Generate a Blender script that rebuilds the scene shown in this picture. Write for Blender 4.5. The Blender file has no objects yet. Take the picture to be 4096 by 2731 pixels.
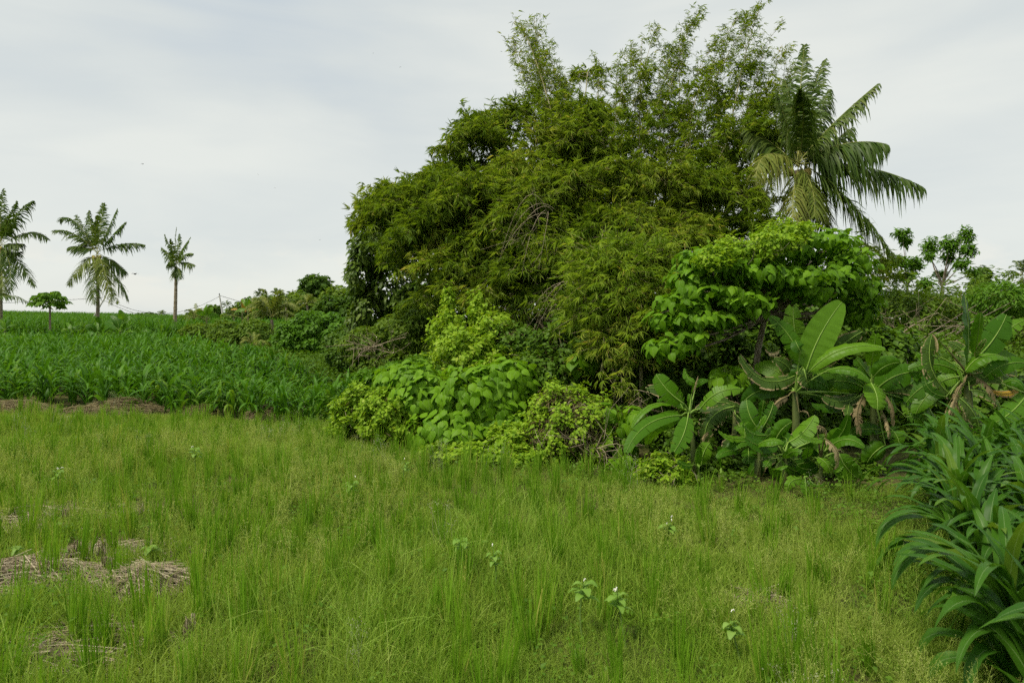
import bpy, math, random
import numpy as np
from mathutils import Vector, Matrix

# ------------------------------------------------------------------ camera, sky, sun, exposure
scene = bpy.context.scene
COL = scene.collection
FPX, CX, HY, CZ = 682.667, 512.0, 318.0, 1.6
cam_d = bpy.data.cameras.new("camera"); cam = bpy.data.objects.new("camera", cam_d); COL.objects.link(cam)
cam.location = (0, 0, CZ); cam.rotation_euler = (math.radians(90), 0, 0)
cam_d.sensor_width = 36; cam_d.lens = 24; cam_d.shift_y = -23.0 / 1024
cam_d.clip_start = 0.05; cam_d.clip_end = 5000
cam_d.dof.use_dof = True; cam_d.dof.focus_distance = 8.0; cam_d.dof.aperture_fstop = 4.0
scene.camera = cam
scene.view_settings.view_transform = 'Standard'; scene.view_settings.look = 'None'
scene.view_settings.exposure = 0.0; scene.view_settings.gamma = 1.0
scene.view_settings.use_curve_mapping = False
scene.cycles.max_bounces = 7; scene.cycles.diffuse_bounces = 5; scene.cycles.glossy_bounces = 2
scene.cycles.transmission_bounces = 3; scene.cycles.use_adaptive_sampling = True
scene.cycles.use_denoising = False
scene.cycles.adaptive_threshold = 0.05

SUN_EL, SUN_AZ = math.radians(58), math.radians(-125)     # azimuth from +Y towards +X: behind the camera on its left
world = bpy.data.worlds.new("World"); scene.world = world; world.use_nodes = True
nt = world.node_tree; nt.nodes.clear()
def N_(t, ty, **kw):
    n = t.nodes.new(ty)
    for k, v in kw.items():
        if k.startswith('i_'):
            n.inputs[int(k[2:])].default_value = v
        else:
            setattr(n, k, v)
    return n
def ramp(t, stops):
    r = t.nodes.new('ShaderNodeValToRGB'); e = r.color_ramp.elements
    while len(e) < len(stops): e.new(0.5)
    for el, (p, c) in zip(e, stops):
        el.position = p; el.color = (c[0], c[1], c[2], 1)
    return r
def mixc(t, fac, a, b, blend='MIX'):
    m = t.nodes.new('ShaderNodeMix'); m.data_type = 'RGBA'; m.blend_type = blend
    for s, v in ((m.inputs['Factor'], fac), (m.inputs[6], a), (m.inputs[7], b)):
        if isinstance(v, (int, float)): s.default_value = v
        elif isinstance(v, tuple): s.default_value = (*v, 1) if len(v) == 3 else v
        else: t.links.new(v, s)
    return m.outputs[2]
def math_(t, op, a, b=None, clamp=False):
    m = t.nodes.new('ShaderNodeMath'); m.operation = op; m.use_clamp = clamp
    for i, v in enumerate((a, b)):
        if v is None: continue
        if isinstance(v, (int, float)): m.inputs[i].default_value = v
        else: t.links.new(v, m.inputs[i])
    return m.outputs[0]
sky = N_(nt, 'ShaderNodeTexSky', sky_type='NISHITA', sun_disc=False, sun_elevation=SUN_EL, sun_rotation=SUN_AZ)
tc = N_(nt, 'ShaderNodeTexCoord')
def sky_noise(scale, det, loc, rough=0.5, dist=0.0):
    mp = N_(nt, 'ShaderNodeMapping'); mp.inputs['Location'].default_value = loc; mp.inputs['Scale'].default_value = scale
    nt.links.new(tc.outputs['Generated'], mp.inputs['Vector'])
    n = N_(nt, 'ShaderNodeTexNoise'); n.inputs['Scale'].default_value = 1.0; n.inputs['Detail'].default_value = det
    n.inputs['Roughness'].default_value = rough; n.inputs['Distortion'].default_value = dist
    nt.links.new(mp.outputs[0], n.inputs['Vector']); return n.outputs[0]
n1 = sky_noise((1.4, 1.4, 4.2), 3.0, (3.1, 1.7, 0.4), 0.5, 0.3)
n2 = sky_noise((3.0, 3.0, 13.0), 4.0, (7.3, 2.2, 5.1), 0.55, 0.5)
nsum = math_(nt, 'ADD', math_(nt, 'MULTIPLY', n1, 0.75), math_(nt, 'MULTIPLY', n2, 0.25))
cr = ramp(nt, [(0.34, (6.3, 6.95, 7.3)), (0.46, (7.3, 7.75, 7.6)), (0.60, (8.5, 8.75, 8.2))])
nt.links.new(nsum, cr.inputs[0])
sep = N_(nt, 'ShaderNodeSeparateXYZ'); nt.links.new(tc.outputs['Generated'], sep.inputs[0])
# small cumulus heaps low above the horizon
n3 = sky_noise((9.0, 9.0, 22.0), 5.0, (1.0, 4.1, 2.0), 0.6, 0.2)
low = math_(nt, 'SUBTRACT', 1.0, math_(nt, 'MULTIPLY', math_(nt, 'ABSOLUTE', math_(nt, 'SUBTRACT', sep.outputs[2], 0.06)), 16.0), clamp=True)
cum = math_(nt, 'MULTIPLY', low, math_(nt, 'MULTIPLY', math_(nt, 'SUBTRACT', n3, 0.48), 9.0, clamp=True))
cl = mixc(nt, math_(nt, 'MULTIPLY', cum, 0.75), cr.outputs[0], (9.0, 8.9, 8.1))
skyc = mixc(nt, 0.9, sky.outputs[0], cl)
bg = N_(nt, 'ShaderNodeBackground'); bg.inputs[1].default_value = 0.1
nt.links.new(skyc, bg.inputs[0])
wo = N_(nt, 'ShaderNodeOutputWorld'); nt.links.new(bg.outputs[0], wo.inputs[0])

sun_d = bpy.data.lights.new("sun", 'SUN'); sun_d.energy = 4.3; sun_d.angle = math.radians(12); sun_d.color = (1.0, 0.92, 0.76)
sun = bpy.data.objects.new("sun", sun_d); COL.objects.link(sun)
sdir = Vector((math.sin(SUN_AZ) * math.cos(SUN_EL), math.cos(SUN_AZ) * math.cos(SUN_EL), math.sin(SUN_EL)))
sun.rotation_euler = sdir.to_track_quat('Z', 'Y').to_euler()

# ------------------------------------------------------------------ helpers
R = np.random.default_rng(11)
UP = np.array([0, 0, 1.0])
def A(*v): return np.array(v, float)
def W(px, py, d): return A((px - CX) / FPX * d, d, CZ - (py - HY) / FPX * d)
def nrm(a): return a / np.maximum(np.linalg.norm(a, axis=-1, keepdims=True), 1e-9)
def sstep(a, b, t):
    t = np.clip((np.asarray(t, float) - a) / (b - a), 0, 1); return t * t * (3 - 2 * t)
def vnoise(x, y, s, seed=0):
    x = np.asarray(x, float) / s + seed * 17.13; y = np.asarray(y, float) / s + seed * 5.71
    xi, yi = np.floor(x), np.floor(y); fx, fy = x - xi, y - yi
    fx = fx * fx * (3 - 2 * fx); fy = fy * fy * (3 - 2 * fy)
    h = lambda a, b: np.modf(np.abs(np.sin(a * 127.1 + b * 311.7 + seed * 74.7) * 43758.5453))[0]
    return (h(xi, yi) * (1 - fx) + h(xi + 1, yi) * fx) * (1 - fy) + (h(xi, yi + 1) * (1 - fx) + h(xi + 1, yi + 1) * fx) * fy
def gz(x, y):                                    # height of the land
    x = np.asarray(x, float); y = np.asarray(y, float)
    z = 0.05 * (vnoise(x, y, 1.3, 1) - .5) + 0.03 * (vnoise(x, y, 0.45, 2) - .5)
    z = z - 0.85 * np.exp(-(((x + 3.0) / 3.0) ** 2 + ((y - 15.5) / 3.0) ** 2))
    z = z + 0.85 * sstep(9.3, 12.6, y) * sstep(-2.3, 0.2, x) * (1 - sstep(22, 34, y))
    z = z + .3 * sstep(-4, -13, x) * sstep(13, 25, y)
    z = z + sstep(30, 120, y) * np.clip(0.15 + (-32 - x) * 0.0226, 0.0, 2.2)
    z = z - sstep(125, 420, y) * 3.0
    return z
def ground(px, py):                              # point of the flat meadow seen at a pixel
    d = CZ * FPX / (py - HY); return A((px - CX) / FPX * d, d, float(gz((px - CX) / FPX * d, d)))
HX = [-30, -14, -9, -5, -2.7, -1.39, -.47, .19, .93, 1.36, 1.79, 2.6, 3.3, 8]
HYY = [12, 12, 11.8, 11.4, 10.4, 8.8, 7.8, 7.45, 7.35, 6.95, 6.65, 6.35, 6.3, 6.2]
def hedge_y(x): return np.interp(x, HX, HYY)
def corn_x(y): return 2.0 + (np.asarray(y) - 3.0) * 0.52

class Acc:
    """collects vertices and faces of ONE mesh"""
    def __init__(s): s.V = []; s.F3 = []; s.F4 = []; s.T = []; s.U = []; s.n = 0
    def add(s, V, F, tint=0.5, uv=None):
        V = np.asarray(V, float).reshape(-1, 3); m = len(V)
        for f in ([F] if isinstance(F, np.ndarray) else F):
            f = np.asarray(f, int)
            if f.size == 0: continue
            (s.F3 if f.shape[-1] == 3 else s.F4).append(f.reshape(-1, f.shape[-1]) + s.n)
        s.V.append(V); s.T.append(np.broadcast_to(np.asarray(tint, float), (m,)).copy() if np.ndim(tint) <= 1 and np.size(tint) in (1, m) else np.ravel(tint))
        s.U.append(np.zeros((m, 2)) if uv is None else np.asarray(uv, float).reshape(-1, 2)); s.n += m
    def tmpl(s, tp, P, S, D, Nn, tint=0.5):
        """K copies of a template: x along S, y along D, z along Nn (vectors carry the size)"""
        T, fs, uv = tp; K = len(P)
        if K == 0: return
        V = P[:, None, :] + T[None, :, 0, None] * S[:, None, :] + T[None, :, 1, None] * D[:, None, :] + T[None, :, 2, None] * Nn[:, None, :]
        off = (np.arange(K) * len(T))[:, None, None]
        tint = np.repeat(np.broadcast_to(np.asarray(tint, float), (K,)), len(T))
        s.add(V.reshape(-1, 3), [(f[None] + off).reshape(-1, f.shape[1]) for f in fs], tint, np.tile(uv, (K, 1)))
    def mesh(s, name, mat, origin=(0, 0, 0), smooth=True):
        me = bpy.data.meshes.new(name)
        V = np.concatenate(s.V) - np.asarray(origin, float)
        F3 = np.concatenate(s.F3) if s.F3 else np.zeros((0, 3), int)
        F4 = np.concatenate(s.F4) if s.F4 else np.zeros((0, 4), int)
        li = np.concatenate([F3.ravel(), F4.ravel()]).astype(np.int32)
        st = np.concatenate([np.arange(len(F3)) * 3, len(F3) * 3 + np.arange(len(F4)) * 4]).astype(np.int32)
        me.vertices.add(len(V)); me.loops.add(len(li)); me.polygons.add(len(st))
        me.vertices.foreach_set("co", V.astype(np.float32).ravel())
        me.loops.foreach_set("vertex_index", li); me.polygons.foreach_set("loop_start", st)
        me.polygons.foreach_set("use_smooth", np.full(len(st), smooth, bool))
        a = me.attributes.new("tint", 'FLOAT', 'POINT'); a.data.foreach_set("value", np.concatenate(s.T).astype(np.float32))
        uvl = me.uv_layers.new(name="UVMap"); uvl.data.foreach_set("uv", np.concatenate(s.U)[li].astype(np.float32).ravel())
        me.update(calc_edges=True)
        for m in (mat if isinstance(mat, (list, tuple)) else [mat]): me.materials.append(m)
        return me
    def build(s, name, mat, parent=None, origin=None, smooth=True):
        if origin is None: origin = ORG(parent) if parent else (0, 0, 0)
        o = bpy.data.objects.new(name, s.mesh(name, mat, origin, smooth)); COL.objects.link(o)
        if parent: o.parent = parent
        else: o.location = origin
        return o
def ORG(o):
    p = np.array(o.location)
    while o.parent: o = o.parent; p = p + np.array(o.location)
    return p
def tag(o, label, cat=None, group=None, kind=None):
    o["label"] = label
    if cat: o["category"] = cat
    if group: o["group"] = group
    if kind: o["kind"] = kind
    return o
def thing(name, loc, label, cat, group=None):
    o = bpy.data.objects.new(name, None); o.empty_display_size = 0.1; COL.objects.link(o); o.location = tuple(loc)
    return tag(o, label, cat, group)
def stuff(o): o["kind"] = "stuff"; return o

def frames(D, Nref):
    D = nrm(D); S = nrm(np.cross(D, Nref)); return S, D, np.cross(S, D)
def rnd(n, s=1.0): return R.normal(0, s, (n, 3))
def bez(p0, p1, p2, n):
    t = np.linspace(0, 1, n)[:, None]; return (1 - t) ** 2 * p0 + 2 * t * (1 - t) * p1 + t * t * p2
def thru(p0, pm, p2, n): return bez(p0, 2 * pm - (p0 + p2) / 2, p2, n)
def tube(acc, pts, rad, sides=5, tint=0.5, wob=0.0):
    pts = np.asarray(pts, float); n = len(pts); rad = np.broadcast_to(np.asarray(rad, float), (n,))
    t = nrm(np.gradient(pts, axis=0)); ref = A(0.31, 0.17, 0.94) if abs(t[0, 2]) < .9 else A(1, .1, 0)
    s = nrm(np.cross(t, ref)); b = np.cross(t, s)
    a = np.arange(sides) / sides * 2 * np.pi
    rr = rad[:, None] * (1 + wob * R.normal(0, 1, (n, sides)))
    V = pts[:, None] + rr[..., None] * (np.cos(a)[None, :, None] * s[:, None] + np.sin(a)[None, :, None] * b[:, None])
    i = np.arange(n - 1)[:, None] * sides; j = np.arange(sides)[None]; k = (j + 1) % sides
    F = np.stack([i + j, i + k, i + sides + k, i + sides + j], -1).reshape(-1, 4)
    uv = np.stack([np.broadcast_to(j / sides, (n, sides)), np.broadcast_to(np.linspace(0, 1, n)[:, None], (n, sides))], -1)
    acc.add(V.reshape(-1, 3), F, tint, uv.reshape(-1, 2))
def ribbon(acc, path, w, side, nv, prof, tint=0.5, wave=0.0, wf=9.0, ph=0.0):
    """blade along a path; prof = [(across -1..1, lift)]"""
    n, m = len(path), len(prof); u = np.array([p[0] for p in prof]); h = np.array([p[1] for p in prof])
    s = np.linspace(0, 1, n)
    lift = h[None, :] * w[:, None] + wave * w[:, None] * np.abs(u)[None, :] * np.sin(s[:, None] * wf * 2 * np.pi + ph + np.sign(u)[None, :] * 1.1)
    V = path[:, None] + side[:, None] * (u[None, :] * w[:, None])[..., None] + nv[:, None] * lift[..., None]
    i = np.arange(n - 1)[:, None] * m; j = np.arange(m - 1)[None]
    F = np.stack([i + j, i + j + 1, i + m + j + 1, i + m + j], -1).reshape(-1, 4)
    uv = np.stack([np.broadcast_to(u * .5 + .5, (n, m)), np.broadcast_to(s[:, None], (n, m))], -1)
    acc.add(V.reshape(-1, 3), F, tint, uv.reshape(-1, 2))
def blades(acc, P, az, lean, L, Wd, curve, tint):
    """grass blades, four cross-sections each"""
    K = len(P); d = np.stack([np.cos(az), np.sin(az), np.zeros(K)], -1); tw = az + R.normal(0, 1.2, K)
    sd = np.stack([-np.sin(tw), np.cos(tw), np.zeros(K)], -1)
    V = np.zeros((K, 7, 3))
    for q, (s, wf) in enumerate(((0, .8), (.4, 1.0), (.75, .7), (1.0, 0))):
        hor = L * (s * np.sin(lean) + curve * s ** 2.2); ver = L * (s * np.cos(lean) - np.abs(curve) * .45 * s ** 2.5)
        c = P + d * hor[:, None] + UP * ver[:, None]
        if q < 3:
            V[:, 2 * q] = c - sd * (Wd * wf * .5)[:, None]; V[:, 2 * q + 1] = c + sd * (Wd * wf * .5)[:, None]
        else: V[:, 6] = c
    off = (np.arange(K) * 7)[:, None, None]
    q4 = np.array([[0, 1, 3, 2], [2, 3, 5, 4]]); q3 = np.array([[4, 5, 6]])
    uv = np.tile(np.array([[0, 0], [1, 0], [0, .4], [1, .4], [0, .75], [1, .75], [.5, 1]]), (K, 1))
    acc.add(V.reshape(-1, 3), [(q4[None] + off).reshape(-1, 4), (q3[None] + off).reshape(-1, 3)], np.repeat(np.broadcast_to(tint, (K,)), 7), uv)
def templ(V, fs):
    V = np.array(V, float); lo = V[:, 0].min(); uv = np.stack([V[:, 0] / (2 * abs(lo)) + .5, V[:, 1]], -1)
    f3 = np.array([f for f in fs if len(f) == 3], int).reshape(-1, 3); f4 = np.array([f for f in fs if len(f) == 4], int).reshape(-1, 4)
    return (V, [f for f in (f3, f4) if len(f)], uv)
KITE = templ([(0, 0, 0), (-.5, .36, .07), (0, 1, -.14), (.5, .36, .07)], [(0, 2, 1), (0, 3, 2)])
OVAL = templ([(0, 0, 0), (-.4, .28, .06), (-.38, .62, .02), (0, 1, -.16), (.38, .62, .02), (.4, .28, .06), (0, .3, -.01), (0, .66, -.04)],
             [(0, 6, 1), (1, 6, 7, 2), (2, 7, 3), (0, 5, 6), (5, 4, 7, 6), (4, 3, 7)])
def heart(fold, droop, curl, asym=0.0):
    V = [(0, 0, 0), (0, .25, 0), (0, .55, 0), (0, .82, 0), (0, 1.06, 0)]
    for sgn in (-1, 1):
        V += [(sgn * x * (1 + asym * sgn), y, 0) for x, y in ((.24, -.14), (.47, .04), (.51, .3), (.40, .58), (.19, .84))]
    V = np.array(V, float)
    V[:, 2] = fold * np.abs(V[:, 0]) - curl * V[:, 0] ** 2 - droop * np.clip(V[:, 1], 0, 2) ** 2 + 0.02 * np.sin(V[:, 1] * 9 + V[:, 0] * 7)
    fs = []
    for b, fl in ((5, 1), (10, 0)):
        g = [(0, b, b + 1), (0, b + 1, b + 2, 1), (1, b + 2, b + 3, 2), (2, b + 3, b + 4, 3), (3, b + 4, 4)]
        fs += [tuple(reversed(f)) for f in g] if fl else g
    return templ(V, fs)
HEARTS = [heart(.05, .4, .7), heart(-.05, .6, .6, .06), heart(.1, .3, .8, -.05), heart(.0, .75, .5, .03)]

# ------------------------------------------------------------------ materials
def newmat(name):
    m = bpy.data.materials.new(name); m.use_nodes = True; t = m.node_tree; t.nodes.clear(); return m, t
def finish(m, t, col, rough=.55, spec=.3, trans=0.0, tcol=None, bump=None, bstr=.3, bdist=.01):
    p = N_(t, 'ShaderNodeBsdfPrincipled'); p.inputs['Roughness'].default_value = rough; p.inputs['Specular IOR Level'].default_value = spec
    t.links.new(col, p.inputs['Base Color']); out = N_(t, 'ShaderNodeOutputMaterial'); sh = p.outputs[0]
    if bump is not None:
        b = N_(t, 'ShaderNodeBump'); b.inputs['Strength'].default_value = bstr; b.inputs['Distance'].default_value = bdist
        t.links.new(bump, b.inputs['Height']); t.links.new(b.outputs[0], p.inputs['Normal'])
    if trans > 0:
        tr = N_(t, 'ShaderNodeBsdfTranslucent'); t.links.new(tcol if tcol is not None else col, tr.inputs[0])
        mx = N_(t, 'ShaderNodeMixShader'); mx.inputs[0].default_value = trans
        t.links.new(sh, mx.inputs[1]); t.links.new(tr.outputs[0], mx.inputs[2]); sh = mx.outputs[0]
    t.links.new(sh, out.inputs[0]); return m
def leafmat(name, cols, rough=.5, spec=.35, trans=.3, inst=.3, patch=None, vein=None, edge=None, ribs=0.0, tboost=(1.25, 1.2, .6)):
    """colour picked by a per-leaf value, varied from plant to plant, optional pale veins and dry edges"""
    m, t = newmat(name)
    at = N_(t, 'ShaderNodeAttribute', attribute_name="tint"); oi = N_(t, 'ShaderNodeObjectInfo')
    f = math_(t, 'ADD', math_(t, 'MULTIPLY', at.outputs['Fac'], 1 - inst), math_(t, 'MULTIPLY', oi.outputs['Random'], inst))
    k = len(cols); cr = ramp(t, [((i / (k - 1)) if k > 1 else 0, c) for i, c in enumerate(cols)]); t.links.new(f, cr.inputs[0]); c = cr.outputs[0]
    geo = N_(t, 'ShaderNodeNewGeometry')
    no = N_(t, 'ShaderNodeTexNoise'); no.inputs['Scale'].default_value = patch[0] if patch else 30.0; no.inputs['Detail'].default_value = 3
    t.links.new(geo.outputs['Position'], no.inputs['Vector'])
    if patch:
        pr = N_(t, 'ShaderNodeMapRange'); pr.inputs[1].default_value = .42; pr.inputs[2].default_value = .62
        t.links.new(no.outputs[0], pr.inputs[0]); c = mixc(t, math_(t, 'MULTIPLY', pr.outputs[0], patch[2]), c, patch[1])
    else:
        c = mixc(t, .35, c, mixc(t, no.outputs[0], (.55, .6, .5), (1.4, 1.35, 1.4)), 'MULTIPLY')
    bmp = None
    if vein or edge or ribs:
        uv = N_(t, 'ShaderNodeUVMap', uv_map="UVMap"); sx = N_(t, 'ShaderNodeSeparateXYZ'); t.links.new(uv.outputs[0], sx.inputs[0])
        au = math_(t, 'ABSOLUTE', math_(t, 'SUBTRACT', math_(t, 'MULTIPLY', sx.outputs[0], 2.0), 1.0))
        if ribs:
            wv = math_(t, 'SINE', math_(t, 'MULTIPLY', math_(t, 'ADD', sx.outputs[1], math_(t, 'MULTIPLY', au, -.04)), ribs)); bmp = wv
            c = mixc(t, math_(t, 'MULTIPLY', math_(t, 'ADD', wv, 1.0), .03), c, (.1, .2, .04))
        if vein:
            wd, vc, st, branch = vein
            v = math_(t, 'SUBTRACT', 1.0, math_(t, 'MULTIPLY', au, 1 / wd), clamp=True)
            if branch:
                q = math_(t, 'SUBTRACT', sx.outputs[1], math_(t, 'MULTIPLY', au, .55))
                sw = math_(t, 'ABSOLUTE', math_(t, 'SINE', math_(t, 'MULTIPLY', q, branch)))
                v = math_(t, 'MAXIMUM', v, math_(t, 'MULTIPLY', math_(t, 'SUBTRACT', 1.0, math_(t, 'MULTIPLY', sw, 6.0), clamp=True), .6))
            c = mixc(t, math_(t, 'MULTIPLY', v, st), c, vc)
        if edge:
            ec, e0, amt = edge
            n2 = N_(t, 'ShaderNodeTexNoise'); n2.inputs['Scale'].default_value = 14; n2.inputs['Detail'].default_value = 4; t.links.new(geo.outputs['Position'], n2.inputs['Vector'])
            ev = math_(t, 'MULTIPLY', math_(t, 'SUBTRACT', math_(t, 'ADD', au, math_(t, 'MULTIPLY', math_(t, 'SUBTRACT', n2.outputs[0], .5), amt)), e0), 9.0, clamp=True)
            c = mixc(t, ev, c, ec)
    tcol = mixc(t, 1.0, c, tboost, 'MULTIPLY')
    return finish(m, t, c, rough, spec, trans, tcol, bmp, .12, .003)
def plainmat(name, cols, scale=8.0, rough=.8, spec=.2, stretch=(1, 1, 1), bstr=.4, bdist=.01, detail=5):
    m, t = newmat(name); tc_ = N_(t, 'ShaderNodeTexCoord'); mp = N_(t, 'ShaderNodeMapping'); mp.inputs['Scale'].default_value = stretch
    t.links.new(tc_.outputs['Object'], mp.inputs[0]); no = N_(t, 'ShaderNodeTexNoise'); no.inputs['Scale'].default_value = scale; no.inputs['Detail'].default_value = detail
    t.links.new(mp.outputs[0], no.inputs['Vector']); k = len(cols)
    cr = ramp(t, [(.3 + .4 * i / max(k - 1, 1), c) for i, c in enumerate(cols)]); t.links.new(no.outputs[0], cr.inputs[0])
    return finish(m, t, cr.outputs[0], rough, spec, bump=no.outputs[0], bstr=bstr, bdist=bdist)

M = {}
M['bamboo_leaf'] = leafmat('bamboo_leaf', [(.08, .155, .010), (.155, .25, .016), (.25, .345, .034), (.5, .42, .13)], .5, .15, .45, .4)
M['bamboo_leaf_yellow'] = leafmat('bamboo_leaf_yellow', [(.13, .23, .014), (.2, .32, .025), (.29, .4, .045), (.52, .4, .14)], .5, .15, .45, .35)
M['bamboo_culm'] = plainmat('bamboo_culm', [(.16, .16, .06), (.26, .24, .11), (.34, .3, .17)], 6, .5, .3)
M['dead_twig'] = plainmat('dead_twig', [(.2, .16, .1), (.34, .29, .2)], 12, .8)
M['heart_leaf'] = leafmat('heart_leaf', [(.075, .185, .005), (.125, .275, .008), (.185, .36, .013)], .5, .14, .4, .75, vein=(.05, (.32, .44, .15), .6, 9.0))
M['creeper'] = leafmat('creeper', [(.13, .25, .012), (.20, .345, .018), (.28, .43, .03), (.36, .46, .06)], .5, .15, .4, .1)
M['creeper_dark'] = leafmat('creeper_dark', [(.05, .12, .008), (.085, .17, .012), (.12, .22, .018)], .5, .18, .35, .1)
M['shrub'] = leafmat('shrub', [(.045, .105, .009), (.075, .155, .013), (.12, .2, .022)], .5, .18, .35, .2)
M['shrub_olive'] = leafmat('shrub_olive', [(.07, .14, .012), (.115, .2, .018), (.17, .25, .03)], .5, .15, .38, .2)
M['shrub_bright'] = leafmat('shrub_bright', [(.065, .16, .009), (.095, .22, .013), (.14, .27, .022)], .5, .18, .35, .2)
M['tree_glossy'] = leafmat('tree_glossy', [(.06, .115, .012), (.1, .17, .018), (.16, .23, .035)], .42, .3, .3, .1)
M['banana'] = leafmat('banana', [(.03, .10, .003), (.05, .15, .005), (.085, .21, .008), (.14, .29, .014)], .4, .2, .42, .8, edge=((.24, .19, .08), .98, .08), ribs=110)
M['banana_torn'] = leafmat('banana_torn', [(.045, .095, .012), (.07, .135, .02)], .5, .25, .35, .8, edge=((.42, .32, .18), .84, .5), ribs=200)
M['banana_dead'] = leafmat('banana_dead', [(.17, .125, .06), (.3, .235, .13), (.38, .31, .18)], .8, .1, .2, .5, ribs=160)
M['banana_yellow'] = leafmat('banana_yellow', [(.36, .24, .02), (.46, .28, .03)], .6, .2, .25, .5, edge=((.3, .2, .1), .6, .7))
M['midrib'] = plainmat('midrib', [(.14, .25, .035), (.2, .31, .06)], 8, .45, .2)
M['banana_stem'] = plainmat('banana_stem', [(.06, .085, .02), (.1, .13, .035), (.13, .08, .035)], 7, .5, .3, (1, 1, .25))
M['palm_leaf'] = leafmat('palm_leaf', [(.035, .08, .009), (.06, .115, .012), (.10, .155, .022), (.17, .2, .045)], .45, .2, .35, .35)
M['palm_leaf_dull'] = leafmat('palm_leaf_dull', [(.10, .16, .02), (.17, .22, .035), (.27, .26, .07)], .5, .18, .38, .35)
M['rachis'] = plainmat('rachis', [(.2, .23, .05), (.28, .27, .07)], 6, .5, .3)
M['palm_trunk'] = plainmat('palm_trunk', [(.13, .10, .065), (.24, .2, .14), (.3, .26, .19)], 5, .85, .1, (1, 1, 4))
M['bark'] = plainmat('bark', [(.09, .07, .05), (.2, .165, .12), (.36, .32, .25)], 14, .85, .1, (1, 1, .5))
M['coconut'] = plainmat('coconut', [(.2, .2, .04), (.32, .24, .05)], 5, .5, .3)
M['corn'] = leafmat('corn', [(.026, .09, .008), (.04, .125, .010), (.065, .17, .014), (.15, .23, .025)], .42, .17, .4, .4, vein=(.07, (.26, .38, .15), .7, 0), edge=((.25, .22, .07), .97, .08))
M['corn_field'] = leafmat('corn_field', [(.035, .12, .006), (.06, .175, .008), (.095, .23, .013), (.19, .29, .03)], .48, .16, .38, .5, vein=(.1, (.18, .3, .08), .4, 0))
M['corn_stalk'] = plainmat('corn_stalk', [(.1, .18, .035), (.15, .22, .05)], 9, .5, .3)
M['grass'] = leafmat('grass', [(.075, .18, .011), (.15, .28, .022), (.255, .385, .05), (.38, .45, .10)], .6, .08, .42, .45, patch=(.9, (.33, .41, .09), .5))
M['rice'] = leafmat('rice', [(.085, .20, .010), (.135, .285, .015), (.2, .36, .028), (.4, .40, .10)], .55, .12, .42, .35)
M['panicle'] = leafmat('panicle', [(.25, .35, .055), (.37, .46, .10), (.5, .54, .2)], .6, .1, .42, .4)
M['heart_leaf_yellow'] = leafmat('heart_leaf_yellow', [(.42, .3, .03), (.5, .36, .05)], .5, .3, .25)
M['herb'] = leafmat('herb', [(.07, .16, .012), (.11, .22, .018), (.15, .27, .03)], .5, .15, .38, .3)
M['long_grass'] = leafmat('long_grass', [(.12, .25, .018), (.21, .37, .04), (.33, .47, .085), (.46, .5, .16)], .55, .12, .42, .4)
M['dry_rib'] = plainmat('dry_rib', [(.13, .11, .05), (.2, .17, .08)], 8, .8, .1)
M['white_flower'] = leafmat('white_flower', [(.75, .75, .72), (.82, .82, .8)], .6, .2, .25, .3)
M['pale_flower'] = leafmat('pale_flower', [(.3, .34, .16), (.5, .5, .38)], .6, .2, .25, .3)
M['weed'] = leafmat('weed', [(.13, .27, .03), (.19, .34, .05), (.24, .38, .08)], .5, .18, .38, .4, vein=(.06, (.3, .42, .16), .5, 14))
M['straw'] = leafmat('straw', [(.13, .105, .065), (.23, .19, .12), (.36, .31, .21), (.48, .43, .32)], .7, .15, .1, .1)
M['dry_grass'] = leafmat('dry_grass', [(.12, .10, .055), (.2, .165, .09), (.28, .23, .13), (.16, .18, .06)], .75, .12, .15, .1)
M['concrete'] = plainmat('concrete', [(.42, .41, .38), (.55, .54, .5)], 4, .85)
M['cable'] = plainmat('cable', [(.05, .05, .05), (.07, .07, .07)], 4, .6)
M['bird'] = plainmat('bird', [(.03, .03, .03), (.06, .055, .05)], 20, .7)
def soil_material():
    m, t = newmat('soil'); g = N_(t, 'ShaderNodeNewGeometry')
    def no(s, d=5):
        n = N_(t, 'ShaderNodeTexNoise'); n.inputs['Scale'].default_value = s; n.inputs['Detail'].default_value = d; t.links.new(g.outputs['Position'], n.inputs['Vector']); return n.outputs[0]
    a = ramp(t, [(.35, (.035, .05, .012)), (.5, (.06, .07, .02)), (.65, (.11, .095, .045))]); t.links.new(no(1.1), a.inputs[0])
    b = ramp(t, [(.4, (.5, .5, .5)), (.6, (1.3, 1.25, 1.1))]); t.links.new(no(35), b.inputs[0])
    c = mixc(t, 1.0, a.outputs[0], b.outputs[0], 'MULTIPLY')
    return finish(m, t, c, .95, .1, bump=no(20), bstr=.8, bdist=.03)
M['soil'] = soil_material()

# ------------------------------------------------------------------ the land: one sheet out to the horizon
def land():
    def graded(lim, fine, near):
        v = [0.0]
        while v[-1] < lim: v.append(v[-1] + max(fine, (v[-1] - near) * .07 if v[-1] > near else fine))
        return np.array(v)
    gx = graded(2500, .35, 12); xs = np.concatenate([-gx[:0:-1], gx]); ys = np.concatenate([-graded(60, 1.5, 8)[:0:-1], graded(3500, .35, 24)])
    X, Y = np.meshgrid(xs, ys); V = np.stack([X, Y, gz(X, Y)], -1).reshape(-1, 3); nx, ny = len(xs), len(ys)
    i = np.arange(ny - 1)[:, None] * nx; j = np.arange(nx - 1)[None]
    F = np.stack([i + j, i + j + 1, i + nx + j + 1, i + nx + j], -1).reshape(-1, 4)
    a = Acc(); a.add(V, F); o = a.build('ground', M['soil']); o["kind"] = "structure"; return o
land()
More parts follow.
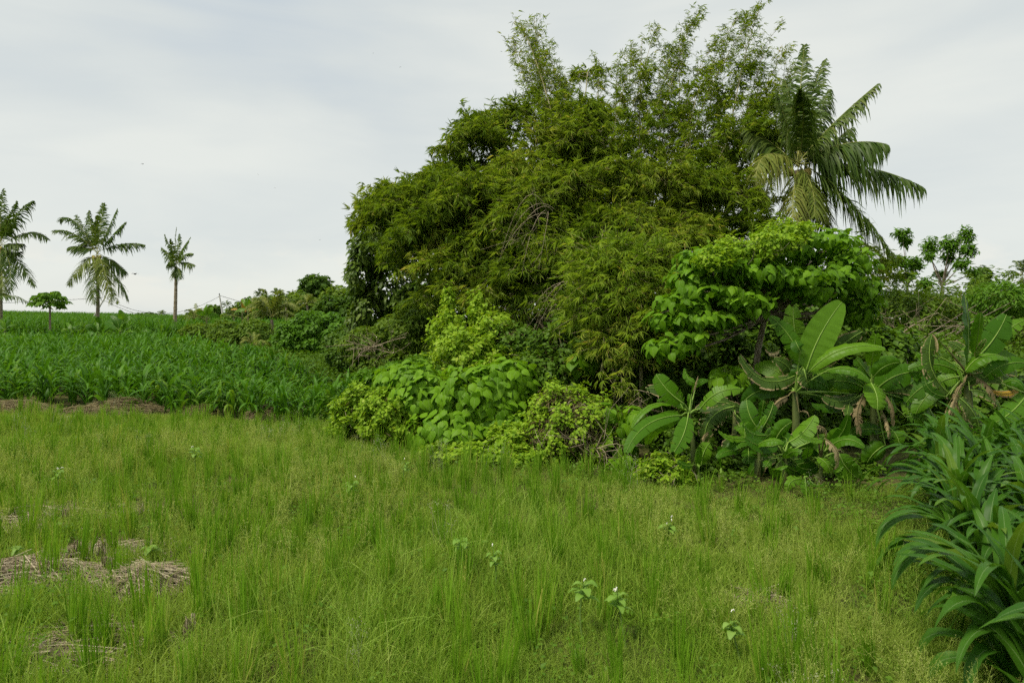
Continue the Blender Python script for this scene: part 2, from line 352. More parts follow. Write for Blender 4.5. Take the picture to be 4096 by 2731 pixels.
# ------------------------------------------------------------------ foliage builders
def shell(lobes, n, depth=.25, front=0.0, rough=.12):
    """points spread through the outer layer of a union of ellipsoids; front>0 drops points on the far side"""
    C = np.array([l[0] for l in lobes], float); Q = np.array([l[1] for l in lobes], float)
    ar = Q[:, 0] * Q[:, 2] + Q[:, 0] * Q[:, 1] + Q[:, 1] * Q[:, 2]; ar = ar / ar.sum()
    k = R.choice(len(lobes), n * 3, p=ar); u = nrm(rnd(n * 3))
    bump = 1 + rough * (np.sin(u[:, 0] * 7 + k * 1.7) * np.sin(u[:, 2] * 6 + k) + np.sin(u[:, 1] * 9 + k * 2.3) * .6)
    r = (1 - depth * R.random(n * 3) ** 1.7) * bump
    P = C[k] + Q[k] * u * r[:, None]; Nn = nrm(u / Q[k])
    keep = np.ones(n * 3, bool)
    for i in range(len(lobes)):
        keep &= ~((np.sum(((P - C[i]) / Q[i]) ** 2, 1) < (1 - depth) ** 2 * .9) & (k != i))
    if front > 0: keep &= (Nn[:, 1] < .25) | (R.random(n * 3) > front)
    keep &= P[:, 2] > gz(P[:, 0], P[:, 1]) + .02
    P, Nn = P[keep][:n], Nn[keep][:n]; return P, Nn
def leaf_frames(P, Nn, out=.55, up=.55, jit=.35, droop=.55):
    K = len(P); Nv = nrm(Nn * out + UP * up + rnd(K, jit))
    D = nrm(Nn * .6 - UP * droop + rnd(K, .45)); D = nrm(D - Nv * np.sum(D * Nv, 1, keepdims=True))
    return frames(D, Nv)
def small_leaves(acc, P, Nn, lo, hi, ratio=.55, tp=KITE, tint=None, **kw):
    K = len(P); S, D, Nv = leaf_frames(P, Nn, **kw); L = R.uniform(lo, hi, K)[:, None]
    tint = np.clip(R.normal(.45, .24, K), 0, 1) if tint is None else tint
    acc.tmpl(tp, P - D * L * .3, S * L * ratio, D * L, Nv * L, tint)
def limb(acc, p0, p1, r0, r1, sag=.15, n=7, sides=5):
    m = (p0 + p1) / 2 + R.normal(0, sag, 3) * np.linalg.norm(p1 - p0) * .35
    tube(acc, thru(p0, m, p1, n), np.linspace(r0, r1, n), sides, .5, .05)
def px_lobes(L, d0):
    """lobes given as pixel centre, pixel radii, depth offset, depth radius"""
    out = []
    for px, py, rx, ry, dd, rd in L:
        d = d0 + dd; out.append((W(px, py, d), A(rx / FPX * d, rd, ry / FPX * d)))
    return out
def bush(name, label, cat, lobes, mat, n, lo, hi, base, ratio=.55, tp=KITE, inner=None, twigs=14, group=None, front=.6, depth=.35, rough=.12, tr=.012, trunk=None, **kw):
    o = thing(name, base, label, cat, group)
    a = Acc(); P, Nn = shell(lobes, n, depth, front, rough); small_leaves(a, P, Nn, lo, hi, ratio, tp, **kw)
    stuff(a.build('foliage' if trunk is None else 'crown', mat, o))
    b = Acc()
    if trunk is not None:
        c = np.mean([l[0] for l in lobes], 0); top = A(c[0], c[1], c[2])
        tube(b, thru(A(*base), (A(*base) + top) / 2 + A(.06, 0, 0), top, 8), np.linspace(trunk, trunk * .5, 8), 7, .5, .05)
        for l in lobes: limb(b, top * .7 + A(*base) * .3, l[0], trunk * .5, trunk * .15)
    else:
        for _ in range(twigs):
            l = lobes[R.integers(len(lobes))]; p1 = l[0] + l[1] * nrm(rnd(1))[0] * .9
            if p1[2] < base[2] + .05: p1[2] = base[2] + .1
            limb(b, A(*base) + A(R.normal(0, l[1][0] * .25), R.normal(0, .1), 0), p1, tr, tr * .3)
    b.build('trunk' if trunk is not None else 'stem', M['bark'], o)
    return o

# ------------------------------------------------------------------ bamboo
def bamboo_clump(label, base_c, tips, leaf_mat, spread, dens=1.0, tall_r=.03, leaf=(.12, .23), t0=.25, rng=None):
    o = thing('bamboo_clump', (base_c[0], base_c[1], float(gz(base_c[0], base_c[1]))), label, 'bamboo')
    for (px, py, d, kind) in tips:
        tip = W(px, py, d); bx = base_c[0] + (tip[0] - base_c[0]) * .35 + R.normal(0, spread * .3); by = base_c[1] + (tip[1] - base_c[1]) * .2 + R.normal(0, spread * .3)
        p0 = A(bx, by, gz(bx, by) - .05); H = tip[2] - p0[2]
        if kind in ('up', 'mid'): p1 = p0 * .55 + tip * .45; p1[2] = p0[2] + H * .62; p1[:2] = p0[:2] * .75 + tip[:2] * .25
        else: p1 = p0 * .45 + tip * .55; p1[2] = max(tip[2] + .5 + .35 * np.linalg.norm((tip - p0)[:2]), p0[2] + 1.0)
        n = 16; path = bez(p0, p1, tip, n); seg = np.linalg.norm(np.diff(path, axis=0), axis=1).sum()
        cu = Acc(); tube(cu, path, np.linspace(tall_r, .004, n), 6, .5)
        lv = Acc(); sparse = {'up': .44, 'thin': .3, 'mid': .5, 'hang': .9, 'full': 1.15}[kind]
        nb = int(seg * 15 * dens * sparse); fsz = R.uniform(.8, 1.15)
        t = R.uniform(t0 if kind != 'up' else .35, 1.0, nb) ** .9; ii = t * (n - 1); i0 = np.clip(ii.astype(int), 0, n - 2); fr = (ii - i0)[:, None]
        Pb = path[i0] * (1 - fr) + path[i0 + 1] * fr; tg = nrm(path[i0 + 1] - path[i0])
        rd = nrm(rnd(nb)); rd = nrm(rd - tg * np.sum(rd * tg, 1, keepdims=True) * .8)
        rd[:, 2] = np.abs(rd[:, 2]) * .4 + R.normal(0, .15, nb); bd = nrm(rd + tg * (1.1 if kind == 'up' else .45))
        bl = R.uniform(.35, 1.05, nb) * (1.05 - .55 * t ** 3) * (.75 if kind == 'up' else 1.0)
        fp, fd = [], []
        for q in range(nb):
            e = Pb[q] + bd[q] * bl[q] - UP * bl[q] ** 2 * (.32 if kind != 'up' else .12)
            m = Pb[q] + bd[q] * bl[q] * .55; br = bez(Pb[q], m, e, 4); tube(cu, br, [.005, .004, .003, .0015], 3, .5)
        nf = 9 if kind != 'up' else 8; K = nb * nf; bi = np.repeat(np.arange(nb), nf); s = R.uniform(.25, 1.0, K)[:, None]
        Fp = Pb[bi] + bd[bi] * (bl[bi][:, None] * s) - UP * (bl[bi] ** 2)[:, None] * s ** 2 * (.32 if kind != 'up' else .12) + rnd(K, .05)
        Fd = nrm(bd[bi] * .8 + rnd(K, .55) - UP * R.uniform(.1, .7, K)[:, None])
        Nr = nrm(UP * .9 + rnd(K, .45) + A(0, -.35, 0)); S, D, Nv = frames(Fd, Nr)
        g = 6 if kind != 'up' else 3
        al = np.linspace(-.85, .85, g)[None] + R.normal(0, .16, (K, g))
        LD = D[:, None] * np.cos(al)[..., None] + S[:, None] * np.sin(al)[..., None] + R.normal(0, .14, (K, g, 3)) - UP * .15
        P = np.repeat(Fp, g, 0); LD = nrm(LD.reshape(-1, 3)); LN = np.repeat(Nv, g, 0) + rnd(K * g, .25)
        S2, D2, N2 = frames(LD, LN); L = R.uniform(*leaf, K * g)[:, None] * (.72 if kind == 'up' else 1.0)
        ti = np.clip(R.normal(.4, .2, K).repeat(g) + R.normal(0, .1, K * g), 0, .66); ti = np.where(R.random(K * g) < .035, 1.0, ti)
        lv.tmpl(KITE, P, S2 * L * .088, D2 * L, N2 * L, ti)
        c = cu.build('culm', M['bamboo_culm'], o); stuff(lv.build('foliage', leaf_mat, c, origin=ORG(o)))
    return o
TIPS = [(372, 236, 14.0, 'hang'), (386, 214, 13.8, 'full'), (368, 214, 14.2, 'full'), (405, 236, 13.2, 'full'), (392, 252, 13.2, 'full'), (420, 270, 12.8, 'full'), (440, 286, 12.6, 'hang'), (512, 40, 16.8, 'up'), (534, 18, 17, 'up'), (548, 52, 16.6, 'up'), (600, 60, 17, 'up'), (655, 30, 17.2, 'up'), (700, 10, 17.2, 'up'), (748, 22, 16.8, 'up'), (362, 226, 14.3, 'hang'), (368, 206, 14.8, 'hang'), (378, 196, 15, 'hang'), (402, 188, 14, 'full'), (420, 166, 15, 'hang'), (438, 160, 15.5, 'full'), (452, 128, 15, 'hang'),
        (463, 114, 15.5, 'hang'), (482, 108, 16, 'hang'), (506, 98, 16, 'hang'), (415, 235, 13.2, 'full'), (400, 262, 13.6, 'hang'), (445, 205, 13, 'full'), (470, 180, 13.4, 'full'),
        (500, 150, 14, 'hang'), (535, 125, 14.5, 'mid'), (560, 118, 15, 'mid'), (600, 130, 14.5, 'mid'), (640, 120, 14.5, 'mid'), (690, 130, 14.5, 'mid'), (735, 130, 15, 'mid'),
        (770, 140, 15.2, 'full'), (455, 262, 12.6, 'full'), (495, 230, 12.4, 'full'), (530, 200, 12.6, 'full'), (575, 190, 12.6, 'full'), (620, 180, 12.8, 'full'), (665, 185, 12.8, 'full'),
        (710, 190, 13, 'full'), (745, 200, 13.2, 'full'), (770, 235, 13, 'hang'), (425, 300, 13, 'full'), (470, 300, 12.3, 'hang'), (510, 275, 12, 'full'), (555, 262, 11.8, 'full'),
        (600, 250, 11.8, 'full'), (645, 235, 12, 'full'), (690, 240, 12.2, 'full'), (735, 255, 12.4, 'full'), (550, 310, 11.6, 'hang'), (590, 300, 11.4, 'hang'), (500, 318, 12, 'hang'),
        (520, 22, 16.6, 'up'), (528, 30, 17, 'up'), (536, 48, 17, 'up'), (524, 62, 16.4, 'up'), (556, 62, 17, 'up'), (590, 78, 17, 'thin'), (618, 62, 16.5, 'up'), (628, 72, 16.2, 'up'), (642, 38, 17, 'up'),
        (662, 52, 17, 'up'), (690, 24, 17, 'up'), (676, 66, 16.5, 'up'), (712, 44, 17, 'up'), (722, 60, 16.5, 'up'), (738, 16, 17, 'up'), (760, 6, 17, 'up'), (776, 30, 17.2, 'up'), (764, 52, 16.6, 'up'),
        (790, 82, 17, 'up'), (806, 96, 17.2, 'up'), (700, 84, 16, 'mid'), (660, 96, 16, 'mid'), (610, 104, 16.6, 'mid'), (760, 92, 16.4, 'mid'), (730, 100, 16, 'mid')]
TIPS = [(px, py + (20 if px < 515 and py < 200 and k_ in ('hang', 'full') else 0), d_, k_) for px, py, d_, k_ in TIPS]
TIPS += [(566, 84, 16.6, 'up'), (580, 78, 16.8, 'up'), (574, 108, 15.8, 'mid'), (590, 118, 15.2, 'full'), (608, 112, 15.6, 'mid'), (556, 100, 15.8, 'mid'), (572, 140, 14.4, 'full'), (545, 90, 16, 'mid'), (745, 70, 16.6, 'mid'), (650, 70, 16.4, 'mid'), (796, 60, 17, 'up'), (786, 50, 16.8, 'up'), (730, 34, 16.6, 'up'), (680, 40, 16.8, 'up'), (632, 50, 17, 'up'), (772, 100, 16, 'mid'), (795, 120, 16.4, 'mid'), (810, 140, 16.8, 'mid')]
bamboo_clump('huge arching green bamboo thicket towering over the whole hedge', W(610, 370, 15.5), TIPS, M['bamboo_leaf'], 1.6)
TIPS2 = [(588, 292, 8.9, 'full'), (598, 272, 9.0, 'full'), (618, 258, 9.2, 'full'), (642, 252, 9.3, 'full'), (664, 262, 9.2, 'hang'), (612, 318, 8.7, 'full'), (640, 322, 8.6, 'full'), (584, 316, 9.0, 'hang'),
         (660, 300, 8.7, 'hang'), (626, 290, 8.6, 'full'), (604, 350, 8.8, 'thin'), (634, 362, 8.6, 'thin'), (650, 340, 8.6, 'hang'), (622, 388, 8.5, 'thin'), (600, 376, 8.7, 'thin')]
bamboo_clump('low yellowish bamboo mound drooping beside the heart-leaved tree', W(640, 420, 9.7), TIPS2, M['bamboo_leaf_yellow'], .5, 1.1, .015, (.09, .16), .2)
TIPS3 = [(858, 270, 16, 'thin'), (872, 258, 16.4, 'thin'), (882, 268, 16.2, 'thin'), (868, 248, 17, 'thin'), (892, 285, 16.5, 'thin')]
bamboo_clump('thin sparse bamboo sprays showing sky right of the palm', W(845, 380, 16.5), TIPS3, M['bamboo_leaf'], .4, .7, .012, (.12, .2))
# pale dead sprays hanging out of the thicket
def dead_spray(px, py, d, ex, ey, label, n=9):
    p = W(px, py, d); o = thing('dead_branch', p, label, 'branch'); a = Acc()
    for _ in range(n):
        q = W(ex + R.normal(0, 10), ey + R.normal(0, 9), d - .4); m = (p + q) / 2 + A(0, -.2, .35) + R.normal(0, .08, 3); pth = thru(p + R.normal(0, .05, 3), m, q, 9)
        tube(a, pth, np.linspace(.006, .002, 9), 4)
        for k in (3, 5, 6, 7): tube(a, [pth[k], pth[k] + R.normal(0, .12, 3) - UP * .12, pth[k] + R.normal(0, .16, 3) - UP * .28], [.0028, .002, .0015], 3)
    a.build('twig', M['dead_twig'], o)
dead_spray(548, 212, 11.4, 510, 258, 'pale dead bamboo spray arching down the front of the thicket', 6)
dead_spray(585, 285, 11.0, 530, 330, 'long bare grey bamboo branch leaning low inside the thicket', 4)

# ------------------------------------------------------------------ heart-leaved shrubs and tree
HEART_ME = None
def heart_meshes():
    global HEART_ME
    if HEART_ME is None:
        HEART_ME = []
        for q, tp in enumerate(HEARTS * 2):
            a = Acc(); T = tp[0].copy()
            a.add(T, tp[1], R.uniform(.1, .9), tp[2]); tube(a, [A(0, .05, -.01), A(0, -.25, -.12), A(0, -.55, -.35)], [.016, .014, .014], 3, .9)
            HEART_ME.append(a.mesh('leaf', M['heart_leaf']))
    return HEART_ME
def heart_plant(name, label, cat, lobes, base, n, lo, hi, trunk_pts=None, extra=0, trunk_r=.06, yellow=0, seed_front=.7, cap=300):
    o = thing(name, base, label, cat); org = ORG(o)
    P, Nn = shell(lobes, n + extra, .16, seed_front, .16); K = len(P)
    S, D, Nv = leaf_frames(P, Nn, .85, .5, .25, .95); L = R.uniform(lo, hi, K)
    vis = -Nn[:, 1] + .4 * Nn[:, 2] - .15 * R.random(K); order = np.argsort(-vis); top, rest = order[:min(n, cap)], order[min(n, cap):]
    ms = heart_meshes()
    for q, i in enumerate(top):
        lf = bpy.data.objects.new('leaf', ms[R.integers(len(ms))]); COL.objects.link(lf); lf.parent = o
        mt = np.eye(4); mt[:3, 0] = S[i] * L[i]; mt[:3, 1] = D[i] * L[i]; mt[:3, 2] = Nv[i] * L[i]; mt[:3, 3] = P[i] - org - D[i] * L[i] * .25
        lf.matrix_local = Matrix(mt.tolist())
    if len(rest):
        a = Acc(); tp = HEARTS[0]; a.tmpl(tp, P[rest], S[rest] * L[rest][:, None], D[rest] * L[rest][:, None], Nv[rest] * L[rest][:, None], R.random(len(rest)))
        Pi, Ni = shell(lobes, int(n * 1.6), .85, 0, .05); Pi = Pi + rnd(len(Pi), .04); S2, D2, N2 = leaf_frames(Pi, Ni, .6, .5, .3, .8); L2 = R.uniform(lo, hi, len(Pi))[:, None] * .9
        a.tmpl(HEARTS[1], Pi, S2 * L2, D2 * L2, N2 * L2, R.random(len(Pi)))
        stuff(a.build('foliage', M['heart_leaf'], o))
    b = Acc(); t0 = A(*base) if trunk_pts is None else trunk_pts[-1]
    if trunk_pts is not None:
        tp_ = np.array(trunk_pts); tube(b, tp_, np.linspace(trunk_r, trunk_r * .6, len(tp_)), 8, .5, .06)
    for l in lobes:
        for _ in range(3):
            e = l[0] + l[1] * nrm(rnd(1))[0] * .75; limb(b, t0 + R.normal(0, .03, 3), e, trunk_r * .5, .006, .2)
    b.build('trunk' if trunk_pts is not None else 'stem', M['bark'], o)
    return o
LA = px_lobes([(430, 402, 40, 32, .25, .45), (480, 398, 48, 34, .1, .5), (508, 380, 30, 22, .2, .4), (415, 382, 26, 22, .45, .4), (450, 430, 40, 22, -.25, .35), (500, 425, 30, 26, -.1, .35), (395, 380, 20, 16, .7, .35), (462, 438, 30, 16, -.4, .25)], 8.6)
heart_plant('heart_leaved_bush', 'broad rounded bush of large heart-shaped leaves at the meadow edge', 'bush', LA, (-.75, 8.75, 0), 640, .085, .135, extra=420, trunk_r=.03)
LC = px_lobes([(606, 418, 20, 16, .0, .22), (620, 440, 22, 20, -.05, .22), (634, 415, 14, 12, .1, .2), (600, 440, 12, 14, .1, .2)], 7.6)
heart_plant('heart_leaved_bush', 'small heart-leaved shrub beside the brown vine-draped mound', 'shrub', LC, (1.15, 7.65, 0), 100, .10, .15, trunk_r=.02)
LC2 = px_lobes([(626, 464, 20, 8, 0, .18), (585, 468, 9, 5, .2, .15)], 7.2)
heart_plant('heart_leaved_bush', 'low dark heart-leaved seedling in the grass under the mound', 'shrub', LC2, (1.1, 7.3, 0), 26, .11, .15, trunk_r=.012)
LC3 = px_lobes([(578, 362, 14, 11, 0, .2), (588, 356, 10, 9, .1, .2)], 9.4)
heart_plant('heart_leaved_bush', 'heart-leaved sapling high on the bank left of yellowish bamboo', 'shrub', LC3, (.95, 9.6, float(gz(.95, 9.6))), 34, .13, .19, trunk_r=.015)
LD = px_lobes([(715, 256, 38, 10, -.1, .5), (724, 266, 42, 10, -.3, .5), (755, 272, 34, 10, -.4, .5), (690, 279, 22, 11, -.2, .45), (792, 277, 38, 11, -.35, .5), (820, 243, 32, 13, .1, .6), (840, 263, 26, 14, .1, .6), (812, 290, 30, 11, -.3, .45), (716, 290, 42, 9, -.45, .4),
                (744, 300, 30, 9, -.5, .4), (684, 302, 28, 9, -.35, .4), (703, 318, 34, 9, -.45, .4), (664, 318, 18, 9, -.3, .35), (728, 318, 20, 9, -.4, .35), (671, 345, 28, 9, -.45, .35), (688, 335, 20, 8, -.45, .3), (853, 289, 22, 18, .1, .5), (855, 311, 18, 14, .1, .45),
                (770, 255, 40, 18, .2, .6), (790, 238, 26, 10, .3, .5), (830, 275, 26, 14, -.1, .5)], 8.2)
TRK = [W(757, 480, 8.3), W(754, 430, 8.3), W(753, 396, 8.3), W(758, 350, 8.3), W(765, 315, 8.35)]
heart_plant('heart_leaved_tree', 'spreading heart-leaved tree with slim mottled trunk above the bananas', 'tree', LD, tuple(W(757, 480, 8.3) * A(1, 1, 0)), 1300, .07, .11, TRK, extra=800, trunk_r=.055)
LD2 = px_lobes([(728, 372, 17, 8, 0, .2), (738, 380, 12, 10, 0, .15), (716, 378, 8, 8, 0, .15)], 7.7)
heart_plant('heart_leaved_bush', 'bright heart-leaved sprig hanging by the slim mottled trunk', 'shrub', LD2, tuple(W(748, 400, 7.9) * A(1, 1, 0)), 40, .10, .14, [W(748, 480, 7.9), W(746, 430, 7.9), W(736, 392, 7.8)], trunk_r=.014)
LD3 = px_lobes([(826, 470, 6, 5, 0, .1), (735, 465, 9, 7, 0, .12)], 6.5)
# ------------------------------------------------------------------ creepers, shrubs and trees around the hedge
def creeper(label, lobes, base, n, mat='creeper', lo=.035, hi=.075, brown=0, twigs=30, front=.6):
    o = thing('creeper_mound', base, label, 'creeper'); a = Acc(); P, Nn = shell(lobes, n, .3, front, .34); P = P + rnd(len(P), .02)
    small_leaves(a, P, Nn, lo, hi, .8, KITE, out=.6, up=.6, jit=.4, droop=.5)
    for l in lobes:      # runners trailing out over the neighbours
        for _ in range(4):
            an = R.uniform(-2.9, -.2); q = np.linspace(.6, R.uniform(1.3, 1.8), 26)[:, None]; P = l[0] + A(math.cos(an) * l[1][0], math.sin(an) * l[1][1], 0) * q + UP * (l[1][2] * R.uniform(-.5, .7)) * (1.6 - q) + rnd(26, .02)
            P[:, 2] = np.maximum(P[:, 2], gz(P[:, 0], P[:, 1]) + .03); small_leaves(a, P, np.tile(UP, (26, 1)), lo, hi, .8, KITE)
    stuff(a.build('foliage', M[mat], o))
    b = Acc(); P, Nn = shell(lobes, max(twigs, 8), .3, front, .1); K = len(P)
    for i in range(K):
        d = nrm(np.cross(Nn[i], rnd(1)[0]) - UP * .4) * R.uniform(.15, .4)
        tube(b, thru(P[i], P[i] + d * .5 + Nn[i] * .03, P[i] + d - Nn[i] * .04, 4), [.004, .004, .003, .002], 3)
    stuff(b.build('stem', M['dead_twig'] if brown else M['bark'], o))
    if brown:
        c = Acc(); P, Nn = shell(lobes, brown, .3, front, .12); K = len(P)
        D = nrm(np.cross(Nn, rnd(K)) - UP * .8 + rnd(K, .3)); S, D, Nv = frames(D, Nn); L = R.uniform(.06, .22, K)[:, None]
        c.tmpl(KITE, P, S * .009, D * L, Nv * L, R.random(K)); stuff(c.build('dry_tangle_foliage', M['dry_grass'], o))
    return o
creeper('pale small-leaved creeper heap at the foot of the cornfield side', px_lobes([(365, 410, 26, 22, 0, .4), (388, 414, 28, 22, -.15, .4), (350, 425, 14, 12, .1, .3), (405, 430, 24, 14, -.3, .3)], 9.0), (-1.7, 9.0, 0), 15000, brown=400)
creeper('brown dry mound draped with light creeper in mid hedge', px_lobes([(560, 412, 28, 26, .1, .45), (575, 430, 34, 34, -.1, .45), (548, 440, 24, 26, -.1, .4), (595, 425, 20, 26, 0, .35)], 7.9), (.6, 7.9, 0), 12000, brown=7000, twigs=110, lo=.03, hi=.06)
creeper('low carpet of creeper leaves where bush meets the meadow', px_lobes([(478, 456, 30, 10, 0, .35), (520, 458, 34, 12, -.1, .35), (445, 452, 22, 8, .3, .3), (545, 464, 20, 8, -.1, .25), (510, 440, 18, 14, .15, .3)], 7.7), (0, 7.7, 0), 10000)
creeper('round lime-green creeper clump in front of the leftmost banana', px_lobes([(664, 472, 22, 14, 0, .25), (650, 480, 12, 10, 0, .2), (680, 478, 10, 10, 0, .2)], 6.75), (1.5, 6.8, 0), 5200, lo=.03, hi=.06)
creeper('pale creeper blanket over the crown of the heart-leaved tree', px_lobes([(735, 252, 30, 12, -.5, .3), (770, 244, 24, 12, -.4, .35), (785, 232, 22, 10, -.2, .35), (712, 262, 18, 8, -.65, .2)], 8.2), tuple(W(757, 260, 8.2)), 4200, lo=.03, hi=.06)
creeper('light creeper hanging down the bank below the thicket', px_lobes([(470, 352, 30, 22, 0, .6), (495, 335, 20, 22, .3, .5), (450, 340, 18, 26, .6, .5), (520, 365, 36, 18, -.3, .5), (478, 312, 8, 22, .8, .25), (448, 312, 6, 26, 1.0, .2)], 10.8), (-.5, 10.8, float(gz(-.5, 10.8))), 9500, lo=.045, hi=.09)
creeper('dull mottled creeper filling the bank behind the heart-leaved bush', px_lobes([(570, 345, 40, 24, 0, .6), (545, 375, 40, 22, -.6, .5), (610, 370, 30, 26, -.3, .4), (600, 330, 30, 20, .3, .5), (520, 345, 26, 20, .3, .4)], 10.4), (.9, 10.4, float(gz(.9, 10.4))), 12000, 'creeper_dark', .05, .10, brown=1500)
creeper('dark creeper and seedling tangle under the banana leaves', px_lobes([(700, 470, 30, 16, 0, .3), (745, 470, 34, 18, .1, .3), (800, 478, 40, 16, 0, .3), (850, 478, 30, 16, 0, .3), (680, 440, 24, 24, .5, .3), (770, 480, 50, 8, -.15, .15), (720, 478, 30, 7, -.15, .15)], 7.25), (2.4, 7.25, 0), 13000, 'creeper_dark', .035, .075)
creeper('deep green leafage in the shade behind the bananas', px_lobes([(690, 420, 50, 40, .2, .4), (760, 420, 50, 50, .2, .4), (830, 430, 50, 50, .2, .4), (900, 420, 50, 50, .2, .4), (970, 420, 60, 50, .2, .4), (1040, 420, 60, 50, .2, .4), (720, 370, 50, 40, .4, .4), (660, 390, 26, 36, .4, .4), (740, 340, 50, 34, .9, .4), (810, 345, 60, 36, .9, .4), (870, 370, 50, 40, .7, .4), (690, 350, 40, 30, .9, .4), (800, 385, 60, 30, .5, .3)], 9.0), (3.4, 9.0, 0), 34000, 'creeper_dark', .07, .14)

# left of the thicket
bush('broadleaf_tree', 'glossy broad-leaved tree peeping out left of the thicket', 'tree', px_lobes([(372, 252, 20, 22, 0, 1.0), (362, 275, 14, 24, 0, .8), (385, 245, 20, 18, .2, 1.0), (370, 310, 16, 22, 0, .8), (395, 290, 26, 34, .4, 1.0), (360, 320, 12, 14, 0, .6)], 17.5),
     M['tree_glossy'], 5200, .13, .24, (-2.9, 17.6, float(gz(-2.9, 17.6))), .5, OVAL, trunk=.09, out=.6, up=.6)
bush('leafy_shrub', 'olive shrub mass below the broad-leaved tree', 'shrub', px_lobes([(370, 345, 30, 18, 0, .9), (405, 335, 34, 22, .2, .9), (425, 320, 30, 26, .3, .9), (390, 362, 40, 16, -.3, .8), (440, 350, 24, 24, 0, .8)], 15.5), M['shrub_olive'], 9000, .08, .16, (-2.6, 15.5, float(gz(-2.6, 15.5))), .5)
bush('leafy_shrub', 'fresh green low shrubs between corn and thicket', 'shrub', px_lobes([(400, 375, 26, 14, 0, .6), (425, 370, 26, 16, .2, .6), (450, 372, 22, 20, .1, .6), (375, 378, 22, 10, .4, .5)], 12.3), M['shrub_bright'], 6000, .06, .13, (-1.7, 12.3, float(gz(-1.7, 12.3))), .55)
bush('round_bush', 'dense dome-shaped dark green bush at the cornfield corner', 'bush', px_lobes([(316, 330, 26, 18, 0, 1.2), (296, 340, 20, 20, -.2, 1.0), (338, 335, 18, 20, 0, 1.0), (318, 345, 34, 14, -.4, .9), (284, 350, 10, 12, -.2, .5)], 24), M['shrub_bright'], 9000, .10, .2, tuple(A(W(315, 362, 24)[0], 24, float(gz(-6.9, 24)))), .6, OVAL, trunk=.09, rough=.18)
def bare_twigs(px, py, d, label, n=14, sx=18, sy=9):
    p = W(px, py, d); o = thing('dead_branch', p, label, 'branch'); a = Acc()
    for _ in range(n):
        q = W(px + R.normal(0, sx), py + R.normal(-2, sy), d - R.random() * .4); pth = thru(p, (p + q) / 2 + R.normal(0, .08, 3), q, 6); tube(a, pth, np.linspace(.012, .004, 6) * (d / 14), 4)
        for k in (2, 3, 4): tube(a, [pth[k], pth[k] + R.normal(0, .14, 3), pth[k] + R.normal(0, .26, 3)], np.array([.006, .004, .003]) * (d / 14), 3)
    a.build('twig', M['dead_twig'], o)
bare_twigs(372, 347, 14.2, 'bare grey branch tangle in front of the olive shrub')
bare_twigs(596, 448, 7.35, 'pale bare twigs poking from the brown mound', 6, 10, 7)
bare_twigs(640, 405, 8.2, 'brown bare stems crossing the dark gap under yellowish bamboo', 4, 18, 8)

# right background
bare_twigs(900, 335, 13.6, 'leaning bare branches crossing the olive thicket behind bananas', 9, 30, 22)
bare_twigs(1000, 325, 13.4, 'long thin bare branch low on the skyline thicket beside tallest blade', 7, 34, 12)
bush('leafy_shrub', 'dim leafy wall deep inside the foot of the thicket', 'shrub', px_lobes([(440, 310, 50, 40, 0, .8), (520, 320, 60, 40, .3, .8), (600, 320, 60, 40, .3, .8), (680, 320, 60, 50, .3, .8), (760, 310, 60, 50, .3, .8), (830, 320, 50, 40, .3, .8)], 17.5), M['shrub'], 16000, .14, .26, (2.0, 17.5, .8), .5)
bush('leafy_shrub', 'tangled olive thicket behind the tallest bananas', 'shrub', px_lobes([(895, 320, 36, 34, 0, 1.4), (940, 325, 44, 34, .4, 1.4), (990, 320, 44, 40, .2, 1.4), (1040, 320, 40, 40, 0, 1.4), (900, 355, 40, 30, -.8, 1.0), (960, 360, 50, 26, -.8, 1.0), (1030, 350, 40, 30, -.8, 1.0)], 15.5),
     M['shrub_olive'], 26000, .07, .15, (9.6, 15.5, float(gz(9.6, 15.5))), .45, twigs=60, tr=.018, rough=.3, depth=.5)
bush('leafy_shrub', 'bright feathery shrub patch beside the tall banana leaf', 'shrub', px_lobes([(890, 350, 24, 20, 0, .7), (925, 358, 26, 14, 0, .7), (1000, 300, 26, 18, .3, .7), (985, 330, 20, 16, .1, .6)], 13.2), M['shrub_bright'], 7000, .06, .12, (7.6, 13.2, float(gz(7.6, 13.2))), .4)
def tufted_tree(label, base, tufts, d, mat, r=.07):
    b = W(*base, d); b[2] = gz(b[0], b[1]); o = thing('tufted_tree', b, label, 'tree'); a = Acc(); t = Acc()
    fork = W(base[0] + 2, 285, d); tube(t, thru(b, (b + fork) / 2 + A(.1, 0, 0), fork, 8), np.linspace(r, r * .7, 8), 7, .5, .05)
    for (px, py, rx, ry) in tufts:
        c = W(px, py, d + R.normal(0, .5)); limb(t, fork, c, r * .5, r * .12, .12, 8)
        P, Nn = shell([(c, A(rx / FPX * d, rx / FPX * d, ry / FPX * d))], int(rx * ry * 6), .8, 0, .35); small_leaves(a, P, Nn, .11, .24, .36, KITE, out=.3, up=.7, jit=.4, droop=.5)
    t.build('trunk', M['bark'], o); stuff(a.build('crown', mat, o))
tufted_tree('slender tree with separate leafy tufts against the sky', (940, 330), [(930, 246, 8, 9), (929, 256, 6, 5), (950, 245, 9, 10), (948, 258, 7, 6), (966, 236, 7, 9), (968, 250, 7, 8), (962, 264, 7, 6), (940, 274, 7, 4), (972, 272, 6, 5)], 27, M['shrub_bright'])
tufted_tree('loose-crowned tree left of the slender tufted one', (905, 330), [(902, 233, 8, 5), (906, 241, 5, 6), (898, 262, 10, 6), (914, 264, 8, 8), (884, 268, 9, 5), (905, 276, 10, 5), (926, 284, 8, 6)], 24, M['shrub_bright'], .05)
